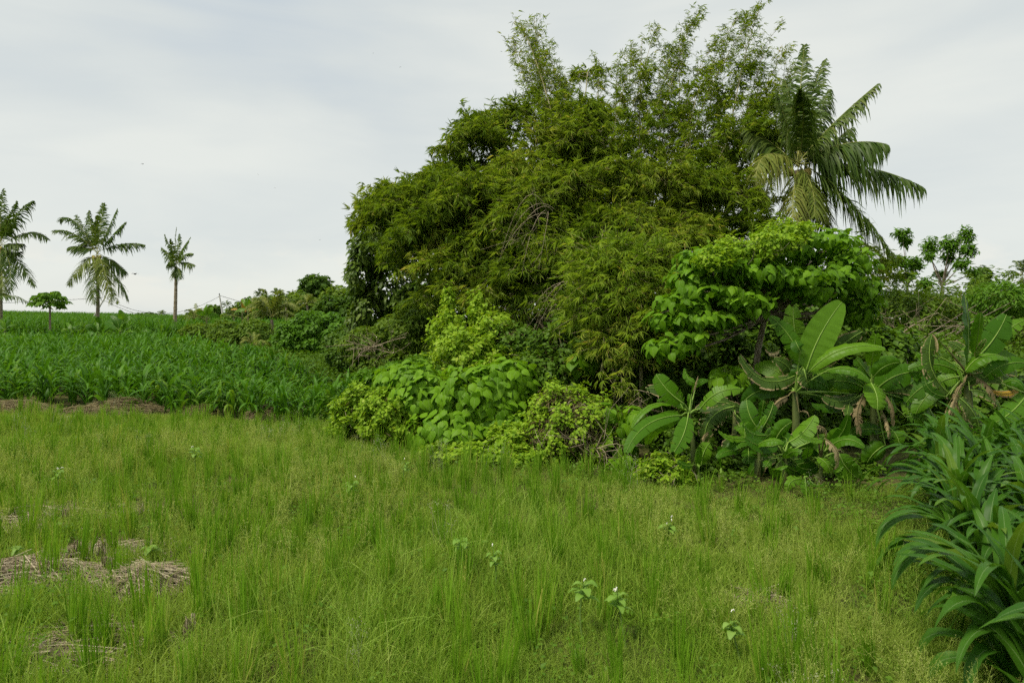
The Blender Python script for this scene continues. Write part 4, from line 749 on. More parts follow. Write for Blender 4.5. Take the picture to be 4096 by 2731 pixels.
def banana_far(label, px, py, d, s, n=5, mat='banana'):
    b = W(px, py, d); b[2] = float(gz(b[0], d)); o = thing('banana_plant', b, label, 'banana plant'); top = W(px, py, d); a = Acc(); tube(a, [b, (b + top) / 2, top], [.07, .06, .04], 7); a.build('stem', M['banana_stem'], o)
    for k in range(n):
        an = math.pi * (k + .5) / n + R.normal(0, .15); e = (px + math.cos(an) * s, py - math.sin(an) * s * 1.1 + abs(math.cos(an)) * s * .3); banana_leaf(o, top, (px + math.cos(an) * s * .2, py - math.sin(an) * s * .2), e, s * .2, d, R.uniform(-.4, .4), math.copysign(s * .12, math.cos(an)), mat=mat)
banana_far('banana plant behind the corn beside the palm foot', 98, 335, 29, 17, 6); banana_far('banana plant with one tall spiky leaf behind the corn', *z1(755, 980), 28, 20, 5); banana_far('banana plant behind the corn right of the palm foot', *z1(880, 1010), 27, 14, 5)
banana_far('banana plant at the far corn edge under the papaya', *z1(450, 980), 29, 11, 5); banana_far('banana plant farthest left behind the corn', 5, 330, 30, 12, 4); banana_far('orange-leaved banana beside the yellow palm', *z2(380, 560), 38, 13, 3, 'banana_yellow'); banana_far('pale banana among the yellow palms', *z2(430, 540), 36, 14, 5)
banana_far('banana plant in the scrub right of the narrow palm', *z2(60, 600), 35, 12, 5)

def papaya():
    d = 30; c = W(50, 303, d); b = A(c[0], d, float(gz(c[0], d))); o = thing('papaya_tree', b, 'small papaya tree with flat crown on a bare stem', 'tree'); a = Acc(); tube(a, thru(b, (b + c) / 2, c, 8), np.linspace(.055, .04, 8), 8); a.build('trunk', M['palm_trunk'], o)
    f = Acc(); s = Acc()
    for k in range(46):
        az = k * 2.4; el = R.uniform(-.45, 1.25); L = R.uniform(.4, .78); e = c + A(math.cos(az) * math.cos(el), math.sin(az) * math.cos(el), math.sin(el) * .7 + .12) * L; tube(s, thru(c, (c + e) / 2 + UP * .06, e, 4), .012, 4)
        K = 9; al = np.linspace(-2.2, 2.2, K) + az; D = np.stack([np.cos(al), np.sin(al), np.full(K, -.55)], -1); S, D, Nv = frames(D, np.tile(UP + R.normal(0, .35, 3), (K, 1))); l = R.uniform(.22, .36, K)[:, None]; f.tmpl(KITE, np.tile(e, (K, 1)), S * l * .45, D * l, Nv * l, R.random(K))
    s.build('petiole', M['midrib'], o); stuff(f.build('crown', M['shrub_bright'], o))
papaya()
# ------------------------------------------------------------------ corn
def corn_leaf_path(z0, az, e0, bend, L, n):
    s = np.linspace(0, 1, n); el = e0 - bend * s ** 1.4; ds = L / (n - 1); hd = A(math.cos(az), math.sin(az), 0)
    hor = np.concatenate([[0], np.cumsum(np.cos(el[:-1]) * ds)]); ver = np.concatenate([[0], np.cumsum(np.sin(el[:-1]) * ds)])
    path = hd[None] * (hor[:, None] + .012) + UP * (z0 + ver)[:, None]; tw = az + math.pi / 2 + R.normal(0, .25) + s * R.normal(0, .5)
    side = np.stack([np.cos(tw), np.sin(tw), np.zeros(n)], -1); t = nrm(np.gradient(path, axis=0)); side = nrm(side - t * np.sum(side * t, 1, keepdims=True)); nv = np.cross(t, side); nv *= np.where(np.sum(nv * (UP * .6 + hd * -.4), 1, keepdims=True) < 0, -1, 1)
    return s, path, side, nv
def corn_leaf(acc, z0, az, e0, bend, L, wd, n=12, fine=True):
    s, path, side, nv = corn_leaf_path(z0, az, e0, bend, L, n); w = wd * np.clip((.6 + 1.6 * s) * (1 - s) ** .78, .015, 1)
    prof = [(-1, .2), (-.5, .06), (-.1, 0), (.1, 0), (.5, .06), (1, .2)] if fine else [(-1, .22), (0, 0), (1, .22)]
    ribbon(acc, path, w, side, nv, prof, R.uniform(.1, .8), .16, R.uniform(2.5, 4.5), R.random() * 6)
def corn_spec(h, nl, Ls, wk=1.0):
    az0 = R.random() * 6.28; out = []
    for k in range(nl):
        f = k / (nl - 1); out.append((h * (.12 + .6 * f), az0 + (k % 2) * math.pi + R.normal(0, .35), math.radians(R.uniform(52, 70) + 18 * f), R.uniform(1.9, 3.1) * (1.0 - .5 * f ** 2), Ls * R.uniform(.75, 1.1) * (.75 + .4 * math.sin(math.pi * min(f + .2, 1))), R.uniform(.024, .036) * (1.05 - .3 * f) * wk))
    return out
NEAR = []
for v in range(7):
    h = R.uniform(.5, .6); st = Acc(); tube(st, [A(0, 0, -.03), A(.005, 0, h * .4), A(0, .006, h * .78)], [.014, .012, .006], 7); lf = []
    for sp in corn_spec(h, 13, .66, 1.5):
        a = Acc(); corn_leaf(a, *sp, 16, True); lf.append(a.mesh('leaf', M['corn']))
    NEAR.append((st.mesh('stalk', M['corn_stalk']), lf))
for row in range(6):
    for q in range(21):
        y = 2.6 + q * .185 + R.normal(0, .05); x = float(corn_x(y)) + .2 + row * .3 + R.normal(0, .05); z = float(gz(x, y))
        o = thing('corn_plant', (x, y, z), 'broad-leaved dark green corn plant in the dense stand bordering the meadow', 'corn', 'corn plants in the near stand'); o.rotation_euler.z = R.random() * 6.28; sc = R.uniform(.88, 1.1); o.scale = (sc, sc, sc * R.uniform(.92, 1.08))
        sm, lfs = NEAR[R.integers(len(NEAR))]
        for nm, me in [('stalk', sm)] + [('leaf', l) for l in lfs]:
            c = bpy.data.objects.new(nm, me); COL.objects.link(c); c.parent = o

def field_corn(h, nl, n):
    a = Acc(); tube(a, [A(0, 0, -.03), A(0, .004, h * .4), A(0, 0, h * .75)], [.014, .012, .006], 5, .3)
    for sp in corn_spec(h, nl, h * .85, 1.15): corn_leaf(a, *sp, n, False)
    return a.mesh('corn_plant', M['corn_field'])
FIELD = [field_corn(R.uniform(.5, .78), 9, 9) for _ in range(8)]; FAR = [field_corn(R.uniform(1.0, 1.3), 8, 6) for _ in range(5)]
def lib(meshes, name):
    c = bpy.data.collections.new(name)
    for m in meshes: c.objects.link(bpy.data.objects.new(m.name, m))
    return c
def scatter(name, P, rz, sc, coll, tilt=0.0, n_var=1, label=None):
    """one object of kind stuff whose points carry copies of small clumps"""
    K = len(P); me = bpy.data.meshes.new(name); me.vertices.add(K); me.vertices.foreach_set("co", np.asarray(P, np.float32).ravel())
    rot = np.stack([R.normal(0, tilt, K), R.normal(0, tilt, K), rz], -1)
    a = me.attributes.new("rot", 'FLOAT_VECTOR', 'POINT'); a.data.foreach_set("vector", rot.astype(np.float32).ravel())
    a = me.attributes.new("scl", 'FLOAT', 'POINT'); a.data.foreach_set("value", np.asarray(sc, np.float32))
    a = me.attributes.new("pick", 'INT', 'POINT'); a.data.foreach_set("value", R.integers(0, n_var, K).astype(np.int32))
    o = bpy.data.objects.new(name, me); COL.objects.link(o); o["kind"] = "stuff"
    if label: o["label"] = label
    g = bpy.data.node_groups.new(name + "_scatter", 'GeometryNodeTree'); g.interface.new_socket("Geometry", in_out='INPUT', socket_type='NodeSocketGeometry'); g.interface.new_socket("Geometry", in_out='OUTPUT', socket_type='NodeSocketGeometry')
    gi = g.nodes.new('NodeGroupInput'); go = g.nodes.new('NodeGroupOutput'); ip = g.nodes.new('GeometryNodeInstanceOnPoints'); ci = g.nodes.new('GeometryNodeCollectionInfo')
    ci.inputs['Collection'].default_value = coll; ci.inputs['Separate Children'].default_value = True; ci.inputs['Reset Children'].default_value = True
    def att(nm, ty):
        n = g.nodes.new('GeometryNodeInputNamedAttribute'); n.data_type = ty; n.inputs[0].default_value = nm; return n.outputs[0]
    g.links.new(gi.outputs[0], ip.inputs['Points']); g.links.new(ci.outputs[0], ip.inputs['Instance']); ip.inputs['Pick Instance'].default_value = True
    g.links.new(att("pick", 'INT'), ip.inputs['Instance Index']); er = g.nodes.new('FunctionNodeEulerToRotation'); g.links.new(att("rot", 'FLOAT_VECTOR'), er.inputs[0]); g.links.new(er.outputs[0], ip.inputs['Rotation'])
    g.links.new(att("scl", 'FLOAT'), ip.inputs['Scale']); g.links.new(ip.outputs[0], go.inputs[0])
    md = o.modifiers.new("scatter", 'NODES'); md.node_group = g
    return o
def inside(poly, x, y):
    c = np.zeros(len(x), bool); n = len(poly)
    for i in range(n):
        (x1, y1), (x2, y2) = poly[i], poly[(i + 1) % n]; c ^= ((y1 > y) != (y2 > y)) & (x < (x2 - x1) * (y - y1) / (y2 - y1 + 1e-12) + x1)
    return c
F1 = [(-15, 12.3), (-8, 12.1), (-5, 11.6), (-2.9, 10.9), (-1.9, 11.3), (-2.2, 13.8), (-4.2, 16.4), (-7.4, 20.5), (-13, 26), (-24, 29), (-24, 20)]
gx_, gy_ = np.meshgrid(np.arange(-25, 0, .3), np.arange(10.5, 30, .3)); gx_, gy_ = gx_.ravel(), gy_.ravel(); x = gx_ + R.normal(0, .12, len(gx_)); y = gy_ + R.normal(0, .12, len(gy_))
k = inside(F1, x, y) & (vnoise(x, y, 1.6, 9) > .16); x, y = x[k], y[k]; o_ = np.argsort(y + .12 * np.abs(x)); x, y = x[o_], y[o_]; vis = (np.abs(x) < y * .78)
idx = np.where(vis)[0][:174]; rest = np.setdiff1d(np.arange(len(x)), idx)
for i in idx:
    o = bpy.data.objects.new('corn_plant', FIELD[R.integers(len(FIELD))]); COL.objects.link(o); o.location = (x[i], y[i], float(gz(x[i], y[i]))); o.rotation_euler = (R.normal(0, .06), R.normal(0, .06), R.random() * 6.28); s_ = R.uniform(.8, 1.12); o.scale = (s_, s_, s_)
    tag(o, 'young corn plant in the front rows of the field below the palms', 'corn', 'corn plants in the front rows of the field')
xr, yr = x[rest], y[rest]
scatter('corn_field_growth', np.stack([xr, yr, gz(xr, yr)], -1), R.random(len(xr)) * 6.28, R.uniform(.85, 1.15, len(xr)), lib(FIELD, 'corn_library'), .06, len(FIELD), 'rows of green corn filling the field toward the palms')
F2 = [(-30, 33), (-17, 33), (-13, 40), (-16, 60), (-20, 90), (-26, 128), (-130, 128), (-130, 60), (-45, 33)]
n_ = 60000; x = R.uniform(-130, -10, n_); y = 33 + 95 * R.random(n_) ** 1.3; k = inside(F2, x, y) & (np.abs(x) < y * 1.0); x, y = x[k], y[k]
scatter('corn_hillside_growth', np.stack([x, y, gz(x, y)], -1), R.random(len(x)) * 6.28, R.uniform(.75, 1.05, len(x)), lib(FAR, 'far_corn_library'), .06, len(FAR), 'dense corn covering the far slope up to the ridge')

# ------------------------------------------------------------------ meadow
def clump(n, rad, lo, hi, wd, lean, curve, mat, name, tmean=.45, tsd=.22):
    a = Acc(); r = rad * np.sqrt(R.random(n)); an = R.random(n) * 6.28; P = np.stack([r * np.cos(an), r * np.sin(an), np.full(n, -.01)], -1)
    blades(a, P, R.random(n) * 6.28, np.abs(R.normal(0, lean, n)), R.uniform(lo, hi, n), R.uniform(.6, 1.1, n) * wd, R.normal(0, curve, n), np.clip(R.normal(tmean, tsd, n), 0, 1))
    return a.mesh(name, mat)
GR = [clump(32, .09, .04, .15, .004, .75, .45, M['grass'], 'grass_clump') for _ in range(7)]
def rice_mesh():
    a = Acc(); n = R.integers(26, 48); r = .04 * np.sqrt(R.random(n)); an = R.random(n) * 6.28; P = np.stack([r * np.cos(an), r * np.sin(an), np.full(n, -.01)], -1); L = R.uniform(.14, .38, n)
    blades(a, P, an + R.normal(0, .4, n), np.abs(R.normal(.04, .08, n)), L, R.uniform(.0045, .008, n), R.normal(.03, .07, n), np.where(R.random(n) < .06, 1.0, np.clip(R.normal(.42, .2, n), 0, .85)))
    for _ in range(R.integers(0, 3)):      # seed heads
        p = A(R.normal(0, .03), R.normal(0, .03), 0); h = R.uniform(.3, .42); K = 22; q = np.linspace(.68, 1, K)[:, None]; st = p + UP * h * q + A(.03, .02, 0) * q ** 3
        blades(a, p[None] + np.zeros((1, 3)), np.zeros(1), np.full(1, .05), np.full(1, h), np.full(1, .003), np.zeros(1), np.full(1, .95)); S, D, Nv = frames(rnd(K, .4) + UP, rnd(K)); a.tmpl(KITE, st, S * .004, D * .014, Nv * .01, 1.0)
    return a.mesh('rice_tuft', M['rice'])
RI = [rice_mesh() for _ in range(9)]
def panicle_mesh():
    a = Acc(); n = 7
    for _ in range(n):
        p = A(R.normal(0, .03), R.normal(0, .03), -.01); az = R.random() * 6.28; ln = abs(R.normal(.4, .3)); h = R.uniform(.18, .36); e = p + A(math.cos(az) * math.sin(ln), math.sin(az) * math.sin(ln), math.cos(ln)) * h
        pth = thru(p, (p + e) / 2 + UP * .02, e, 4); tube(a, pth, [.0016, .0014, .0011, .0007], 3, .3); K = 18; q = R.uniform(.52, 1, K)[:, None]; st = p * (1 - q) + e * q
        d = nrm(rnd(K) + UP * .5 + nrm(e - p) * .4); L = R.uniform(.02, .075, K)[:, None] * (1.2 - q); S, D, Nv = frames(d, rnd(K)); a.tmpl(KITE, st, S * .0022, D * L, Nv * L * .2, R.random(K))
        tp = st + D * L; a.tmpl(KITE, tp, S * .0035, D * .009, Nv * .004, .6 + .4 * R.random(K))
    n = 10; blades(a, rnd(n, .03) * A(1, 1, 0), R.random(n) * 6.28, np.abs(R.normal(.2, .3, n)), R.uniform(.1, .28, n), np.full(n, .0035), R.normal(0, .25, n), np.clip(R.normal(.3, .2, n), 0, 1))
    return a.mesh('panicle_clump', M['panicle'])
PA = [panicle_mesh() for _ in range(6)]
def flower_mesh():
    a = Acc(); K = 7; b = Acc()
    for _ in range(K):
        p = A(R.normal(0, .05), R.normal(0, .05), 0); e = p + A(R.normal(0, .05), R.normal(0, .05), R.uniform(.16, .34)); tube(a, [p, (p + e) / 2 + R.normal(0, .01, 3), e], [.0015, .0013, .001], 3, .1)
        m = 9; q = e + rnd(m, .018); S, D, Nv = frames(rnd(m, .4) + UP, rnd(m)); a.tmpl(KITE, q, S * .0045, D * .008, Nv * .008, R.uniform(.5, 1, m)); a.tmpl(KITE, q + A(0, 0, .001), Nv * .0045, D * .010, S * .01, R.uniform(.5, 1, m))
    return a.mesh('flower_clump', M['pale_flower'])
FL = [flower_mesh() for _ in range(4)]
def herb_mesh(mt='herb'):
    a = Acc(); K = 26; P = np.stack([R.normal(0, .06, K), R.normal(0, .06, K), R.uniform(.01, .12, K)], -1); S, D, Nv = frames(rnd(K) * A(1, 1, .3), UP + rnd(K, .3)); L = R.uniform(.018, .036, K)[:, None]; a.tmpl(KITE, P, S * L * .65, D * L, Nv * L, R.random(K)); return a.mesh('herb_clump', M[mt])
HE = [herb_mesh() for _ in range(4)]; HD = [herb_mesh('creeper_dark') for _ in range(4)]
def meadow_pts(n, near=1.3, far=12.5, over=.25):
    y = near + (far - near) * R.random(n) ** .85; x = R.uniform(-1, 1, n) * (y * .8 + 1.0); k = (y < hedge_y(x) + over) & (x < corn_x(y) + 1.4); return x[k], y[k]
def straw_mask(x, y):
    m = np.zeros(len(x))
    for (cx, cy, r) in STRAW_SPOTS: m = np.maximum(m, 1 - np.hypot((x - cx) / r, (y - cy) / (r * .7)))
    return np.clip(m + .5 * (vnoise(x, y, .7, 5) - .5) + .35 * sstep(-.4, -2.0, x) * (1 - sstep(5.5, 7.5, y)), 0, 1)
g_ = lambda px, py: tuple(ground(px, py)[:2])
STRAW_SPOTS = [(*g_(28, 585), .6), (*g_(145, 588), .4), (*g_(20, 520), .6), (*g_(60, 655), .35), (*g_(760, 600), .25), (*g_(110, 550), .7)]
x, y = meadow_pts(44000); k = R.random(len(x)) > np.maximum(straw_mask(x, y) * 1.15, .8 * sstep(.56, .8, vnoise(x, y, .42, 41))); x, y = x[k], y[k]
dry = vnoise(x, y, 1.1, 3); sc = .6 + .9 * vnoise(x, y, .8, 4) + .2 * R.random(len(x)); hd_ = hedge_y(x) - y; sc = sc * (.6 + .4 * sstep(.2, 2.0, hd_)); sc = sc * (1 - .25 * sstep(.8, 2.2, x) * (1 - sstep(6, 8, y)))
scatter('meadow_grass', np.stack([x, y, gz(x, y)], -1), R.random(len(x)) * 6.28, sc, lib(GR, 'grass_library'), .12, len(GR), 'short tangled green grass covering the meadow')
gx_, gy_ = np.meshgrid(np.arange(-10, 5, .27), np.arange(1.4, 11.5, .27)); x = (gx_ + R.normal(0, .07, gx_.shape)).ravel(); y = (gy_ + R.normal(0, .07, gy_.shape)).ravel()
dens = .95 * (1 - sstep(-.2, 2.4, x - .22 * (4 - y))) * (1 - .75 * sstep(5.0, 8.5, y)) + .5 * (1 - sstep(1.8, 3.4, x)); dens = dens * sstep(.12, .5, vnoise(x, y, .9, 6) + .12)
k = (R.random(len(x)) < dens) & (y < hedge_y(x) - .2) & (x < corn_x(y) - .3) & (np.abs(x) < y * .8 + .8); x, y = x[k], y[k]
vis = np.where((np.abs(x) < y * .75) & (y > 2.9))[0]; vis = vis[np.argsort(y[vis])][:260]; rest = np.setdiff1d(np.arange(len(x)), vis)
for i in vis:
    o = bpy.data.objects.new('rice_tuft', RI[R.integers(len(RI))]); COL.objects.link(o); o.location = (x[i], y[i], float(gz(x[i], y[i]))); o.rotation_euler = (R.normal(0, .07), R.normal(0, .07), R.random() * 6.28); s_ = R.uniform(.6, 1.15); o.scale = (s_, s_, s_)
    tag(o, 'upright tuft of regrown rice blades in the near part of the meadow', 'rice tuft', 'regrown rice tufts near the camera')
scatter('rice_growth', np.stack([x[rest], y[rest], gz(x[rest], y[rest])], -1), R.random(len(rest)) * 6.28, R.uniform(.7, 1.1, len(rest)), lib(RI, 'rice_library'), .07, len(RI), 'regrown rice blades farther back in the meadow')
x, y = meadow_pts(5000); k = R.random(len(x)) < np.clip(sstep(.45, .72, vnoise(x, y, 1.5, 8)) * (.35 + .65 * sstep(3.5, 6.0, y)) * (1 - .8 * straw_mask(x, y)), 0, 1); x, y = x[k], y[k]
scatter('panicle_grass', np.stack([x, y, gz(x, y)], -1), R.random(len(x)) * 6.28, R.uniform(.6, 1.15, len(x)) * (.35 + .65 * sstep(.0, 2.2, hedge_y(x) - y)), lib(PA, 'panicle_library'), .15, len(PA), 'hazy yellowish seed grass standing above the meadow')
x, y = meadow_pts(2600); k = (x < corn_x(y) - .5) & (R.random(len(x)) < .3 * np.clip(sstep(.5, .8, vnoise(x, y, 1.1, 12)) * (.25 + .75 * sstep(.3, 1.6, x)) + .25 * sstep(.62, .8, vnoise(x, y, .8, 13)), 0, 1)); x, y = x[k], y[k]
scatter('white_weed_grass', np.stack([x, y, gz(x, y)], -1), R.random(len(x)) * 6.28, R.uniform(.7, 1.2, len(x)), lib(FL, 'flower_library'), .15, len(FL), 'tiny pale flower heads scattered through the grass')
x, y = meadow_pts(7000); edge_d = hedge_y(x) - y; k = R.random(len(x)) < np.clip(.12 + .9 * (1 - sstep(.0, 1.0, edge_d)) * sstep(-3, -1.5, x) + .4 * sstep(.55, .75, vnoise(x, y, .9, 14)), 0, 1); x, y = x[k], y[k]
scatter('herb_weeds', np.stack([x, y, gz(x, y)], -1), R.random(len(x)) * 6.28, R.uniform(.7, 1.3, len(x)), lib(HE, 'herb_library'), .2, len(HE), 'small-leaved creeping herbs among the grass and along the hedge foot')

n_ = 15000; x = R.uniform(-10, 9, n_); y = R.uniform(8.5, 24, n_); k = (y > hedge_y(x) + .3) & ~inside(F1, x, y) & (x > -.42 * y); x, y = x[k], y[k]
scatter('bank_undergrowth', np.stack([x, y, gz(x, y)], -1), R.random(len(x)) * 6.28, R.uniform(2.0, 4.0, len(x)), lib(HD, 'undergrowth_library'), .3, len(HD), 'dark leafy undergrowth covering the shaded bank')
LG = [clump(22, .07, .16, .42, .0032, .38, .38, M['long_grass'], 'long_grass_clump', .5, .25) for _ in range(6)]
x, y = meadow_pts(7000); k = R.random(len(x)) < np.clip(sstep(.42, .68, vnoise(x, y, 1.2, 31)) * (.55 + .45 * sstep(.5, 2, hedge_y(x) - y)) * (1 - .9 * straw_mask(x, y)), 0, 1); x, y = x[k], y[k]
scatter('long_wispy_grass', np.stack([x, y, gz(x, y)], -1), R.random(len(x)) * 6.28, R.uniform(.55, 1.1, len(x)) * (.5 + .5 * sstep(.2, 2.2, hedge_y(x) - y)), lib(LG, 'long_grass_library'), .2, len(LG), 'long wispy pale grass leaning in loose patches')
# straw
def straw_heap(label, cx, cy, rx, ry, h, n, az, name='straw_heap', mat='straw', lo=.12, hi=.36, wd=.0045):
    a = Acc(); r = np.sqrt(R.random(n)); an = R.random(n) * 6.28; px = r * np.cos(an); py = r * np.sin(an); X = cx + px * rx; Y = cy + py * ry; hh = h * np.clip(1 - r ** 2, 0, 1) * (.75 + .5 * vnoise(X, Y, .18, 21)); Z = gz(X, Y) + hh * R.uniform(.55, 1.0, n) + .012
    d = az + R.normal(0, .5, n) + .8 * (vnoise(X, Y, .35, 22) - .5); sl = -2 * h * (px * np.cos(d) / rx + py * np.sin(d) / ry) * .6; D = nrm(np.stack([np.cos(d), np.sin(d), sl + R.normal(0, .12, n)], -1)); L = R.uniform(lo, hi, n)[:, None]
    S, D, Nv = frames(D, np.tile(UP, (n, 1)) + rnd(n, .4)); P = np.stack([X, Y, Z], -1) - D * L * .5; T = templ([(-.5, 0, 0), (.5, 0, 0), (.5, .5, .03), (-.5, .5, .03), (.5, 1, -.02), (-.5, 1, -.02)], [(0, 1, 2, 3), (3, 2, 4, 5)])
    a.tmpl(T, P, S * R.uniform(.6, 1.3, n)[:, None] * wd, D * L, Nv * L, R.random(n))
    # packed core under the straws
    g = 14; u = np.linspace(0, 1, g); w_ = np.linspace(0, 2 * np.pi, 25)[:-1]; U, Wg = np.meshgrid(u, w_, indexing='ij'); X = cx + U * np.cos(Wg) * rx * .95; Y = cy + U * np.sin(Wg) * ry * .95; Z = gz(X, Y) + h * np.clip(1 - U ** 2, 0, 1) * .5 * (.75 + .5 * vnoise(X, Y, .18, 21)) - .01
    i = np.arange(g - 1)[:, None] * 24; j = np.arange(24)[None]; F = np.stack([i + j, i + (j + 1) % 24, i + 24 + (j + 1) % 24, i + 24 + j], -1).reshape(-1, 4); a.add(np.stack([X, Y, Z], -1).reshape(-1, 3), F, .15)
    o = a.build(name, M[mat], origin=(cx, cy, float(gz(cx, cy)))); tag(o, label, 'straw heap' if mat == 'straw' else 'dry grass'); return o
c = ground(28, 588); straw_heap('wide flattened straw heap near the lower corner of the meadow', c[0], c[1], .5, .3, .13, 3000, .1)
c = ground(143, 590); straw_heap('small rounded straw heap with fanned straws', c[0], c[1], .3, .22, .11, 1700, -.4)
c = ground(120, 556); straw_heap('thin strip of straw behind the rounded straw heap', c[0], c[1], .5, .2, .03, 600, .1)
c = ground(20, 520); straw_heap('patch of old straw beyond the wide straw heap', c[0], c[1], .9, .5, .03, 800, .1)
c = ground(35, 650); straw_heap('scattered straw patch nearest the lower corner', c[0], c[1], .8, .35, .02, 420, .2)
c = ground(760, 602); straw_heap('flat bleached straw patch amid the darker short grass', c[0], c[1], .2, .15, .03, 380, -.1)
for (px, py, rx, ry, h, lab) in ((8, 412, .85, .45, .22, 'dry brown grass mound at the far corner of the meadow'), (125, 410, .8, .35, .22, 'long dry brown grass mound between meadow and corn'), (92, 414, .6, .3, .14, 'low dry grass ridge joining the brown mounds'), (201, 411, .28, .25, .2, 'small dry earth mound before the corn rows'), (262, 412, .28, .25, .22, 'dry grass hump at the foot of the corn')):
    c = ground(px, py); straw_heap(lab, c[0], c[1], rx, ry, h, 5000, .3, 'dry_grass_mound', 'dry_grass', .15, .4, .005)
def stubble(px, py, label):
    c = ground(px, py); a = Acc(); n = 26; an = R.random(n) * 6.28; r = .03 * np.sqrt(R.random(n)); P = np.stack([c[0] + r * np.cos(an), c[1] + r * np.sin(an), np.full(n, c[2] - .01)], -1); lean = R.normal(0, .15); az = R.random() * 6.28
    for q in range(n): tube(a, [P[q], P[q] + A(math.cos(az) * lean, math.sin(az) * lean, 1) * R.uniform(.07, .13) + R.normal(0, .006, 3)], [.0035, .003], 4, R.random())
    o = a.build('stubble_tuft', M['straw'], origin=c); tag(o, label, 'stubble')
for px, py, l in ((103, 563, 'cut rice stubble tuft between the two straw heaps'), (108, 576, 'bleached stubble tuft touching the rounded straw heap'), (75, 560, 'pale stubble tuft behind the wide straw heap'), (82, 632, 'dark stubble tuft in front of the wide straw heap'), (66, 522, 'stubble tuft standing beyond the straw strip'), (188, 640, 'lone stubble tuft among foreground rice blades'), (140, 520, 'short stubble tuft at the grassy edge of the straw')): stubble(px, py, l)

# broad-leaved weeds with curled white flower spikes
def weed(px, py, label, h=.28, nl=9, size=.088, flowers=2):
    size = size * R.uniform(.7, 1.15); h = h * R.uniform(.75, 1.0); c = ground(px, py); o = thing('flowering_weed', c, label, 'weed'); st = Acc(); top = c + A(R.normal(0, .02), R.normal(0, .02), h); tube(st, thru(c, (c + top) / 2 + R.normal(0, .01, 3), top, 5), np.linspace(.005, .003, 5), 5, .3)
    for k in range(nl):
        f = .72 + .28 * k / (nl - 1); p = c * (1 - f) + top * f; az = k * 2.3 + R.normal(0, .3); D = A(math.cos(az), math.sin(az), .28 - .3 * (1 - f)); S, D, Nv = frames(D[None], (UP + R.normal(0, .15, 3))[None]); L = size * R.uniform(.75, 1.15) * (1.25 - .5 * f); a = Acc()
        path = thru(p, p + D[0] * L * .5 + UP * .012, p + D[0] * L - UP * L * .22, 8); s = np.linspace(0, 1, 8); ribbon(a, path, L * .27 * np.clip(np.sin(np.pi * (s * .93 + .04)) ** .7, .05, 1), np.tile(S[0], (8, 1)), np.tile(Nv[0], (8, 1)), [(-1, .1), (-.5, .1), (0, 0), (.5, .1), (1, .1)], R.random(), .06, 3); a.build('leaf', M['weed'], o)
    for k in range(flowers):
        az = R.random() * 6.28; hd = A(math.cos(az), math.sin(az), 0); e = top + UP * R.uniform(.025, .05) + hd * .01 + R.normal(0, .008, 3); tube(st, [top - UP * .02, (top + e) / 2, e], [.0015, .0014, .0013], 3, .4); arc = np.array([e, e + hd * .006 + UP * .008, e + hd * .016 + UP * .009, e + hd * .022 - UP * .001]); f = Acc(); tube(f, arc, [.0015, .003, .003, .0015], 5, .7); f.build('flower_spike', M['white_flower'], o)
    st.build('stem', M['corn_stalk'], o)
for px, py, l, h in ((495, 600, 'tall weed with pale leaves and one white flower curl in mid meadow', .34), (462, 582, 'weed with three upright leaves left of the tall weed', .26), (583, 640, 'leafy weed with a single white curl left of its twin', .3), (626, 646, 'leafy weed with several white curls near the centre foreground', .3),
                      (742, 668, 'small star-shaped weed with white tip in the short grass', .2), (668, 552, 'weed with two white curls in the middle distance', .24), (350, 512, 'white-flowered weed in the hazy grass below the bush', .3), (405, 492, 'white-flowered weed close to the big heart-leaved bush', .34), (58, 500, 'weed with white curls at the far straw edge', .32),
                      (196, 478, 'white-curled weed out in the far hazy grass', .3), (155, 566, 'round-leaved weed growing behind the rounded straw heap', .14), (15, 575, 'weed sprouting from the wide straw heap', .16)):
    weed(px, py, l, h, flowers=3 if 'several' in l or 'curls' in l else (0 if 'round-leaved' in l or 'sprouting' in l or 'three upright' in l else 1))

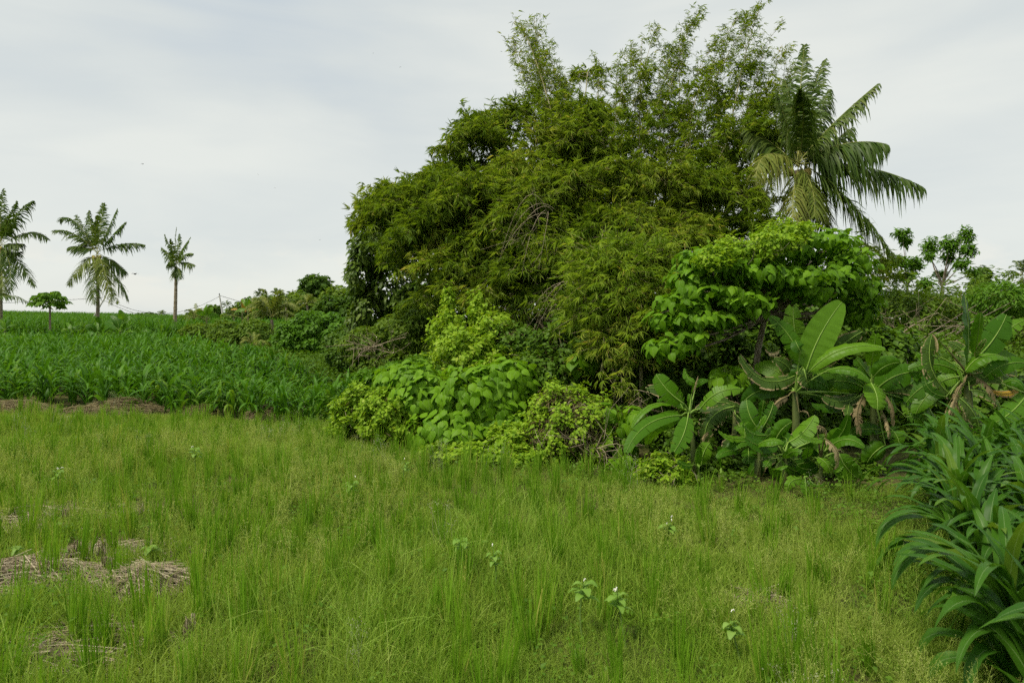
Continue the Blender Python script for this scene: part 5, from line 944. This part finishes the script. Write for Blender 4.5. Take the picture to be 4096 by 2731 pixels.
# ------------------------------------------------------------------ poles, wires, birds
def pole(label, px, py_top, d, r=.1, lean=0.0):
    t = W(px, py_top, d); b = A(t[0] - lean, d, float(gz(t[0], d))); o = thing('utility_pole', b, label, 'pole'); a = Acc(); tube(a, [b, (b + t) / 2, t], [r * 1.2, r, r * .8], 8); a.build('shaft', M['concrete'], o)
    c = Acc(); tube(c, [t + A(-.02, 0, -.02), t + A(-.02, 0, .22)], .05, 6); c.build('insulator', M['cable'], o); return t
t1 = pole('tall concrete pole standing left of the skyline palms', 219.5, 295, 75, .09, -.6); t2 = pole('leaning concrete pole beside the yellowed coconut palm', 105, 297, 80, .09, 2.0); t3 = pole('short concrete pole near the narrow palm', 207, 307, 90, .09); t4 = pole('dark-banded pole half hidden beside the thicket', 329.3, 298, 45, .06)
def wire(label, p, q, sag):
    o = thing('power_line', p, label, 'cable'); a = Acc(); tube(a, thru(p, (p + q) / 2 - UP * sag, q, 16), .022, 4); a.build('cable', M['cable'], o)
wire('sagging cable between leaning pole and tall pole', t2, t1 - UP * .1, 1.9); wire('second lower cable between the two tall poles', t2 - UP * .4, t3, 1.6); wire('cable running from leaning pole out past the left palm', t2, t2 + A(-38, 0, -.4), .6); wire('cable from tall pole into the skyline palms', t1, t1 + A(12, 3, -2.2), .5)
def bird(px, py, d, span, label):
    c = W(px, py, d); a = Acc(); u = np.linspace(0, np.pi, 6); tube(a, c + A(0, 1, .1)[None] * (span * .3 * np.cos(u))[:, None], span * .09 * np.sin(u) + .001, 6)
    for s in (-1, 1): ribbon(a, np.array([c, c + A(s * span * .25, 0, span * .1), c + A(s * span * .5, span * .08, span * .02)]), np.array([.14, .11, .02]) * span, np.tile(A(0, 1, 0), (3, 1)), np.tile(UP, (3, 1)), [(-1, 0), (0, .05), (1, 0)])
    o = a.build('bird', M['bird'], origin=c); tag(o, label, 'bird')
for px, py, d, sp, l in ((142.5, 163.7, 30, .16, 'dark flying speck of a bird in the open sky above the palms'), (135, 273.6, 30, .35, 'gliding bird just right of the yellowed coconut palm'), (501.5, 51.5, 25, .09, 'bird closest to the topmost bamboo spray'), (400.3, 67, 25, .08, 'bird left of the topmost bamboo spray and below its mate'), (373, 53, 25, .07, 'highest tiny bird in the open sky'), (320, 239.5, 30, .12, 'low bird left of the thicket edge'), (275, 187.5, 30, .09, 'small bird midway between palms and thicket'), (258, 174, 30, .07, 'tiny bird slightly higher midway between palms and thicket')): bird(px, py, d, sp, l)
